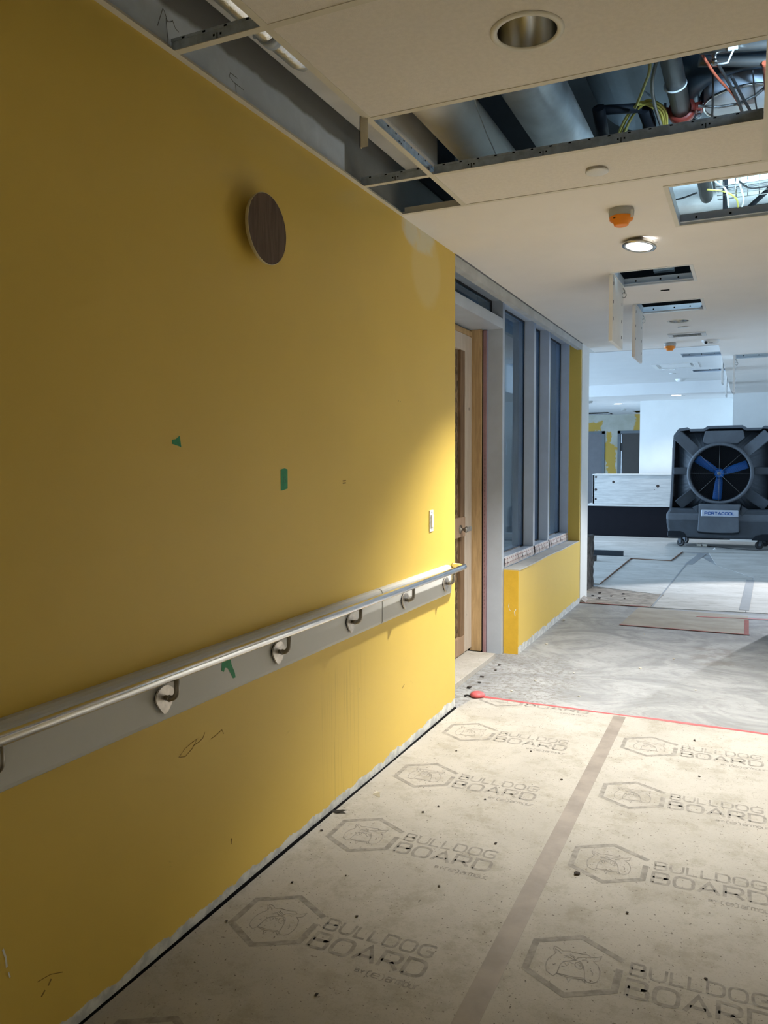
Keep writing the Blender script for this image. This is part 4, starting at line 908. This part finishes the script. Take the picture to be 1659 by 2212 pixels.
q = MB(); q.tube([(1.44, 3.31, 2.965), (1.475, 3.31, 2.965), (1.495, 3.29, 3.0)], .004, 8); q.bev(1.475, 1.51, 3.28, 3.29, 2.995, 3.02, .002); q.build('tag', M['plastic'], t)
# services in the wide hatch
q = MB(); q.tube([(1.30, 4.2, 3.12), (1.31, 5.6, 3.10)], .038, 24); tag(q.build('iron_pipe', M['iron'], at=(1.3, 4.7, 3.1)), 'dark pipe seen in the wide open hatch', 'pipe')
q = MB(); q.tube([(1.36, 4.2, 3.15), (1.37, 5.6, 3.13)], .022, 20); tag(q.build('bright_conduit', M['foil'], at=(1.36, 4.7, 3.13)), 'shiny conduit beside the dark pipe in the wide hatch', 'conduit')
q = MB(); q.tube([(.6, 5.0, 3.28), (2.2, 4.95, 3.28)], .09, 32); tag(q.build('insulated_duct', M['drum'], at=(1.4, 5, 3.28)), 'pale blue duct crossing inside the wide hatch, upper', 'duct')
q = MB(); q.tube([(.6, 5.45, 3.14), (2.2, 5.40, 3.14)], .10, 32); tag(q.build('insulated_duct', M['ductm'], at=(1.4, 5.4, 3.14)), 'foil duct crossing inside the wide hatch, lower', 'duct')
t = thing('wire_cable_tray', (1.6, 5.0, 3.0), 'wire mesh cable tray inside the wide hatch', 'cable tray')
q = MB()
for i in range(9):
    xx = 1.42+i*.06; q.tube([(xx, 4.86, 3.06), (xx, 4.86, 3.0), (xx, 5.10, 3.0), (xx, 5.10, 3.06)], .0025, 6)
for yy in (4.86, 4.94, 5.02, 5.10): q.tube([(1.38, yy, 3.0), (2.1, yy, 3.0)], .0025, 6)
for yy in (4.86, 5.10): q.tube([(1.38, yy, 3.06), (2.1, yy, 3.06)], .0025, 6)
q.build('wire_mesh', M['steel'], t)
q = MB(); q.tube([(1.54, 5.25, 2.97), (1.75, 5.0, 3.08)], .014, 8); q.tube([(1.425, 5.10, 2.90), (1.42, 5.0, 3.2)], .014, 8); q.build('tray_support', M['fandark'], t)
for pts, mt, lab in (([(1.0, 5.0, 3.195), (1.04, 4.92, 3.05), (1.15, 4.95, 2.99), (1.28, 4.9, 2.995)], 'black', 'black cable at left inside the wide hatch'),
                     ([(1.33, 4.95, 3.02), (1.42, 4.96, 3.0), (1.48, 5.05, 2.98), (1.49, 5.16, 2.96)], 'yellowcable', 'yellow cable drooping inside the wide hatch'),
                     ([(1.50, 4.75, 3.12), (1.50, 4.9, 3.02), (1.52, 5.05, 2.97), (1.50, 5.2, 2.95)], 'whitecable', 'white cable hanging through the tray in the wide hatch'),
                     ([(1.36, 4.72, 3.12), (1.37, 4.85, 3.04), (1.43, 4.90, 2.99), (1.44, 5.1, 2.95)], 'whitecable', 'white cable left of the tray in the wide hatch'),
                     ([(1.5, 4.82, 3.0), (1.56, 4.90, 2.98), (1.70, 4.88, 2.98), (1.85, 4.8, 3.0)], 'black', 'black cable sagging across the tray in the wide hatch')):
    cable(pts, .005, mt, lab)

for (bx_, by_), lab in (((1.00, 6.02), 'pale junction box seen inside the first small hatch'), ((.98, 7.10), 'pale junction box seen inside the second small hatch')):
    t = thing('junction_box', (bx_, by_, 2.87), lab, 'junction box')
    q = MB(); q.bev(bx_-.07, bx_+.07, by_, by_+.06, 2.83, 2.93, .004); q.build('box_body', M['drum'], t)
    q = MB(); q.bev(bx_-.06, bx_+.06, by_-.004, by_, 2.84, 2.92, .001); q.build('box_cover', M['plastic'], t)
    cable([(bx_+.05, by_+.03, 2.93), (bx_+.10, by_+.03, 3.02), (bx_+.2, by_+.05, 3.05)], .006, 'bx', 'armoured lead rising from the '+lab)
    cable([(bx_-.25, by_, 2.90), (bx_-.15, by_-.02, 2.86), (bx_-.07, by_+.03, 2.88)], .006, 'yellowcable', 'yellow lead entering the '+lab)
q = MB(); q.tube([(.2, 6.3, 3.06), (1.9, 6.3, 3.06)], .06, 20); tag(q.build('iron_pipe', M['iron'], at=(1, 6.3, 3.06)), 'dark pipe crossing above the first small hatch', 'pipe')

# ------------------------------------------------------------------ back wall doors
def far_door(name, x0, x1, label, mt, gap=False):
    y = 21.3; t = thing(name, ((x0+x1)/2, y, 0), label, 'door', kind='structure')
    q = MB(); q.box(x0, x0+.07, y-.03, y, 0, 2.27); q.box(x1-.07, x1, y-.03, y, 0, 2.27); q.box(x0, x1, y-.03, y, 2.20, 2.27); q.build('door_frame', M['doorframe'], t)
    a = x0+.13 if gap else x0+.07
    q = MB(); q.box(a, x1-.07, y-.015, y-.003, .0, 2.20); q.build('door_leaf', M[mt], t)
    if gap:
        q = MB(); q.box(x0+.085, x0+.105, y-.012, y-.002, .0, 1.75); q.box(x0+.085, x0+.105, y-.012, y-.002, 1.95, 2.18); q.build('bright_gap', M['brightgap'], t)  # pale strip coloured as the light showing through the door gap
        q = MB(); q.box(x0+.07, x0+.13, y-.008, y-.001, 0, 2.20); q.build('dark_gap', M['black'], t)
far_door('door_2', -2.86, -1.86, 'closed grey door at left in the patched back wall', 'doorgrey')
far_door('door_3', -1.53, -.53, 'dark brown door slightly ajar beside the white wall edge', 'doorbrown', True)

# ------------------------------------------------------------------ reception desk under construction
rd = thing('reception_desk', (-.1, 16.1, 0), 'unfinished desk of pale plywood boxed on a black base', 'desk')
q = MB(); q.box(-1.32, 1.18, 15.98, 16.45, .016, .60); q.build('black_base', M['deskblack'], rd)
q = MB(); q.bev(-1.34, 1.20, 15.95, 16.50, .60, .635, .004); q.build('base_top', M['bumper'], rd)
q = MB(); q.bev(-1.23, 1.1, 16.02, 16.06, .64, 1.205, .003); q.box(-1.23, -1.20, 16.02, 16.45, .64, 1.205); q.build('plywood_screen', M['ply'], rd)
q = MB(); q.bev(-1.235, 1.1, 16.0, 16.46, 1.205, 1.23, .003); q.build('screen_top', M['bumper'], rd)
q = MB()
for x, z, wd in ((-1.17, 1.17, .03), (-1.17, .92, .035), (-1.17, .735, .03), (-.83, 1.075, .035), (.0, 1.0, .04), (-.06, .93, .01)):
    q.lathe([(0, -.001), (wd*.55, -.001), (wd*.8, .0015)], (x, 16.019, z), 'y', 12); 
q.build('screw_plugs', M['knot'], rd)

# ------------------------------------------------------------------ odd pieces near the wall end
q = MB()
bm = bmesh.new(); bmesh.ops.create_cube(bm, size=1); bmesh.ops.subdivide_edges(bm, edges=list(bm.edges), cuts=9, use_grid_fill=True)
for v in bm.verts:
    v.co = Vector((-.155+v.co.x*.18, 9.25+v.co.y*.5, .31+v.co.z*.62))
    k = .010; v.co += Vector((random.uniform(-k, k), random.uniform(-k, k), random.uniform(-k, 0)))
bm.verts.index_update(); q.add([v.co for v in bm.verts], [[v.index for v in f.verts] for f in bm.faces]); bm.free()
for v in range(len(q.v)):
    if q.v[v][2] < .01: q.v[v] = (q.v[v][0], q.v[v][1], .0)
tag(q.build('broken_masonry_stub', M['rubble'], at=(-.15, 9.25, 0)), 'dark broken masonry stub standing behind the white wall end', 'masonry stub')
q = MB(); q.bev(-.95, -.15, 12.55, 12.63, .016, .095, .006)
t = tag(q.build('wrapped_beam', M['wrap'], at=(-.5, 12.6, .016)), 'dark plastic wrapped beam lying on the raised board', 'beam')
q = MB(); q.bev(-.95, -.43, 11.78, 11.86, .016, .10, .004)
tag(q.build('timber_offcut', M['rubble'], at=(-.6, 11.8, .016)), 'short dark timber offcut in front of the wrapped beam', 'timber')

# ------------------------------------------------------------------ evaporative cooler fan
FX, FY = 1.146, 14.30
fan = thing('evaporative_cooler', (FX, FY+.4, .016), 'big charcoal wheeled evaporative cooler with blue bladed fan', 'evaporative cooler')
def L(x): return FX+x
ZC = 1.272
def ring_poly(pts): return [(L(x), z) for x, z in pts]
shell = ring_poly([(-.79, .60), (-.765, 1.20), (-.755, 1.75), (-.74, 1.92), (-.66, 2.03), (-.52, 2.05), (-.50, 2.02), (-.27, 2.02), (-.20, 2.065), (.33, 2.065), (.40, 2.02), (.62, 2.02), (.66, 2.05), (.76, 2.04), (.82, 1.95), (.84, 1.75), (.85, 1.20), (.86, .60)])
q = MB(); q.prism(shell, FY+.26, FY+.75, 'y'); q.build('rear_shell', M['fandark'], fan, bevel=.012)
# hollow moulded rim around the shell
q = MB(); ins = [(FX+.03+(x-FX-.03)*.955, 1.25+(z-1.25)*.945) for x, z in shell]; ns = len(shell)
vs = [(x, FY+.08, z) for x, z in shell]+[(x, FY+.08, z) for x, z in ins]+[(x, FY+.27, z) for x, z in shell]+[(x, FY+.27, z) for x, z in ins]
q.add(vs, [(k, k+1, ns+k+1, ns+k) for k in range(ns-1)]+[(k, k+1, 2*ns+k+1, 2*ns+k) for k in range(ns-1)]+[(ns+k, ns+k+1, 3*ns+k+1, 3*ns+k) for k in range(ns-1)])
q.build('shell_rim', M['fanlight'], fan)
# dished front face: frustum from body edge to the ring
q = MB(); n = 64; outer = []; inner = []
for k in range(n):
    a = 2*PI*k/n; ca, sa = math.cos(a), math.sin(a)
    s_ = min(.70/max(abs(ca), 1e-6), (.68 if sa > 0 else .62)/max(abs(sa), 1e-6), .86)
    outer.append((L(.03+s_*ca), FY+.25, ZC+s_*sa)); inner.append((L(.5*ca), FY+.02, ZC+.5*sa))
q.add(outer+inner, [(k, (k+1) % n, n+(k+1) % n, n+k) for k in range(n)], 0, False)
q.build('front_face', M['fanbody'], fan)
# four diagonal braces, the downward-facing lower pair coloured darker as shade
for sx, sz, mt, x1_, z1_ in ((-1, 1, 'fanlight', .70, .67), (1, 1, 'fanlight', .74, .67), (-1, -1, 'fanbody', .66, .56), (1, -1, 'fanbody', .74, .56)):
    q = MB(); d = Vector((sx*x1_, 0, sz*z1_)).normalized(); p = Vector((-d.z, 0, d.x)); c0 = Vector((FX, FY, ZC))
    a0, a1, hw = .46, Vector((x1_, z1_)).length-.03, .085
    vs = []
    for t_, yf in ((a0, .015), (a1, .02)):
        for s2 in (-1, 1): vs.append(c0+d*t_+p*hw*s2+Vector((0, yf+sz*.045*(1 if p.z*s2 > 0 else -1), 0)))
    for t_, yf in ((a0, .2), (a1, .24)):
        for s2 in (-1, 1): vs.append(c0+d*t_+p*(hw+.015)*s2+Vector((0, yf, 0)))
    q.add(vs, [(0, 1, 3, 2), (0, 2, 6, 4), (1, 5, 7, 3), (2, 3, 7, 6), (0, 4, 5, 1), (4, 6, 7, 5)])
    q.build('diagonal_brace', M[mt], fan, bevel=.008)
q = MB(); q.prism([(L(-.24), 1.98), (L(-.28), 1.80), (L(-.20), 1.76), (L(.26), 1.76), (L(.37), 1.86), (L(.34), 1.98)], FY+.03, FY+.14, 'y'); q.build('top_boss', M['fanlight'], fan, bevel=.012)
for s_ in (-1, 1):
    q = MB(); a, b = sorted((L(s_*.50+.02), L(s_*.76+.03))); q.bev(a, b, FY+.04, FY+.16, ZC-.02, ZC+.10, .010); q.build('side_rib', M['fanbody'], fan)
q = MB()
for s_, z0_, z1_ in ((-.755, 1.50, 1.72), (-.765, .86, 1.10)):
    q.bev(L(s_)-.005, L(s_)+.05, FY+.085, FY+.11, z0_, z1_, .02, seg=3)
q.build('handle_recess', M['black'], fan)
# tank with shelf and wheel arches
tank = ring_poly([(-.83, .56), (-.825, .42), (-.80, .30), (-.81, .22), (-.79, .17), (-.62, .17), (-.60, .18), (.60, .18), (.66, .24), (.74, .25), (.90, .25), (.92, .42), (.90, .60), (.84, .68), (-.78, .68)])
q = MB(); q.prism(tank, FY-.02, FY+.80, 'y'); q.build('water_tank', M['fanbody'], fan, bevel=.035)
q = MB(); q.bev(L(-.83), L(.90), FY-.03, FY+.14, .46, .61, .04, seg=3); q.build('tank_shelf', M['fanlight'], fan)
q = MB()
q.prism([(L(-.80), .29), (L(-.60), .29), (L(-.53), .26), (L(-.50), .19), (L(-.80), .19)], FY-.035, FY+.02, 'y'); q.prism([(L(.50), .17), (L(.56), .25), (L(.66), .275), (L(.92), .275), (L(.92), .17)], FY-.035, FY+.02, 'y')
q.build('wheel_arch', M['fandark'], fan, bevel=.01)
q = MB(); q.prism([(L(-.315), .76), (L(.33), .76), (L(.30), .60), (L(.315), .30), (L(.22), .285), (L(0), .28), (L(-.22), .285), (L(-.325), .30), (L(-.31), .60)], FY-.09, FY+.06, 'y'); q.build('control_panel', M['fanlight'], fan, bevel=.015)
q = MB(); q.prism([(L(-.34), .32), (L(.33), .32), (L(.31), .27), (L(0), .255), (L(-.32), .27)], FY-.07, FY+.05, 'y'); q.build('panel_shadow_lip', M['fandark'], fan, bevel=.01)
q = MB(); q.prism([(L(-.32), .74), (L(-.42), .70), (L(-.32), .60)], FY-.03, FY+.05, 'y'); q.prism([(L(.34), .74), (L(.44), .68), (L(.33), .52)], FY-.03, FY+.05, 'y'); q.build('panel_wings', M['fanbody'], fan, bevel=.01)
q = MB(); q.bev(L(-.27), L(.30), FY-.115, FY-.085, .555, .665, .014, seg=4); npl = q.build('nameplate', M['nameplate'], fan); npl['label'] = 'pale nameplate with blue lettering'
q = MB(); write(q, 'PORTACOOL', L(-.215), .588, .45, .042, .011, (0, FY-.1165, 0), (1, 0, 0), (0, 0, 1), gap=.28); q.build('blue_lettering', M['nameblue'], npl, fix=False)
# shroud ring, grill, blades
q = MB(); q.lathe([(.455, .14), (.462, -.03), (.472, -.055), (.495, -.055), (.512, -.03), (.52, .12)], (FX, FY, ZC), 'y', 96); q.build('shroud_ring', M['fanlight'], fan)
q = MB(); q.lathe([(0, .135), (.46, .135)], (FX, FY, ZC), 'y', 64); q.build('dark_interior', M['dark'], fan)
q = MB()
for i in range(26):
    r = .085+i*.0148; q.lathe([(r-.0018, -.022), (r+.0018, -.022), (r+.0018, -.018), (r-.0018, -.018)], (FX-.01, FY, ZC), 'y', 64, closed=True)
q.build('wire_grill', M['fandark'], fan)
q = MB()
for k in range(8):
    a = PI/4*k+.0; q.tube([(FX-.01+.02*math.cos(a), FY-.028, ZC+.02*math.sin(a)), (FX-.005+.462*math.cos(a), FY-.028, ZC+.462*math.sin(a))], .0032, 6)
q.build('grill_spokes', M['wire'], fan)
for ang in (20, 146, 265):
    q = MB(); a = math.radians(ang); d = Vector((math.cos(a), 0, math.sin(a))); p = Vector((-d.z, 0, d.x)); c0 = Vector((FX, FY+.04, ZC)); vs = []
    prof = [(.06, .045), (.14, .058), (.28, .066), (.42, .068), (.445, .060)]
    for yo in (0, .006):
        for r_, hw in prof:
            for s_ in (-1, -.33, .33, 1): vs.append(c0+d*r_+p*hw*s_+Vector((0, yo+s_*hw*.45, 0)))
    nn = len(prof)*4; fs = []
    for layer in (0, nn):
        for i in range(len(prof)-1):
            for j in range(3): b_ = layer+i*4+j; fs.append((b_, b_+1, b_+5, b_+4))
    for i in range(len(prof)-1):
        for j in (0, 3): b_ = i*4+j; fs.append((b_, b_+4, nn+b_+4, nn+b_))
    for j in range(3): fs.append((j, j+1, nn+j+1, nn+j)); e_ = nn-4+j; fs.append((e_, e_+1, nn+e_+1, nn+e_))
    q.add(vs, fs, 0, True); q.build('fan_blade', M['fanblue'], fan)
q = MB(); q.lathe([(0, -.005), (.05, -.004), (.078, .006), (.082, .03), (.082, .08)], (FX-.005, FY+.01, ZC), 'y', 32); q.build('fan_hub', M['fanblue'], fan)
q = MB(); q.lathe([(0, -.034), (.026, -.034), (.028, -.028), (0, -.028)], (FX-.01, FY, ZC), 'y', 20); q.build('grill_badge', M['wire'], fan)
def caster(cx, cy, yaw):
    c_, s_ = math.cos(yaw), math.sin(yaw); r = .066; zc = .016+r
    q = MB(); q.lathe([(.02, -.016), (r-.012, -.018), (r, -.012), (r, .012), (r-.012, .018), (.02, .016)], (0, 0, 0), 'x', 28, closed=True)
    q.v = [(cx+x*c_-y*s_, cy+x*s_+y*c_, zc+z) for x, y, z in q.v]; w_ = q.build('caster_wheel', M['black'], fan)
    q = MB(); q.lathe([(0, -.019), (.028, -.019), (.028, .019), (0, .019)], (0, 0, 0), 'x', 16); 
    q.v = [(cx+x*c_-y*s_, cy+x*s_+y*c_, zc+z) for x, y, z in q.v]; q.build('wheel_disc', M['fanbody'], w_)
    q = MB(); q.prism([(-.015, -.01), (.02, -.01), (.05, .10), (-.02, .10)], -.026, -.022, 'x'); q.prism([(-.015, -.01), (.02, -.01), (.05, .10), (-.02, .10)], .022, .026, 'x'); q.box(-.026, .026, -.02, .05, .095, .105)
    q.v = [(cx+x*c_-y*s_, cy+x*s_+y*c_, zc+z) for x, y, z in q.v]; q.build('caster_fork', M['fanlight'], fan)
for cx, cy, yw in ((L(-.60), 14.45, 1.15), (L(.62), 14.40, -1.2), (L(-.56), 14.98, .9), (L(.72), 14.95, 1.0)): caster(cx, cy, yw)
# cord and adapters on the floor by the cooler
cable([(.62, 14.60, .022), (.74, 14.66, .022), (.86, 14.62, .022), (1.1, 14.5, .022), (1.35, 14.28, .022), (1.65, 14.18, .022), (1.95, 14.30, .022), (2.4, 14.3, .022)], .007, 'black', 'black power cable lying on the floor under the cooler', 'cable')
for dx, lab in ((0, 'left of two pale power adapters on the floor under the cooler'), (.09, 'right of two pale power adapters on the floor under the cooler')):
    q = MB(); q.bev(.80+dx, .875+dx, 14.50, 14.56, .018, .062, .006); tag(q.build('power_adapter', M['crumb'], at=(.84+dx, 14.53, .018)), lab, 'adapter')
q = MB(); q.lathe([(0, .03), (.02, .012), (.03, 0), (0, 0)], (1.10, 14.10, .017), 'z', 7, smooth=False)
tag(q.build('paper_scrap', M['plastic'], at=(1.1, 14.1, .017)), 'crumpled white scrap on the floor in front of the cooler', 'paper scrap')

for o in D.objects:
    if '_o' in o: del o['_o']
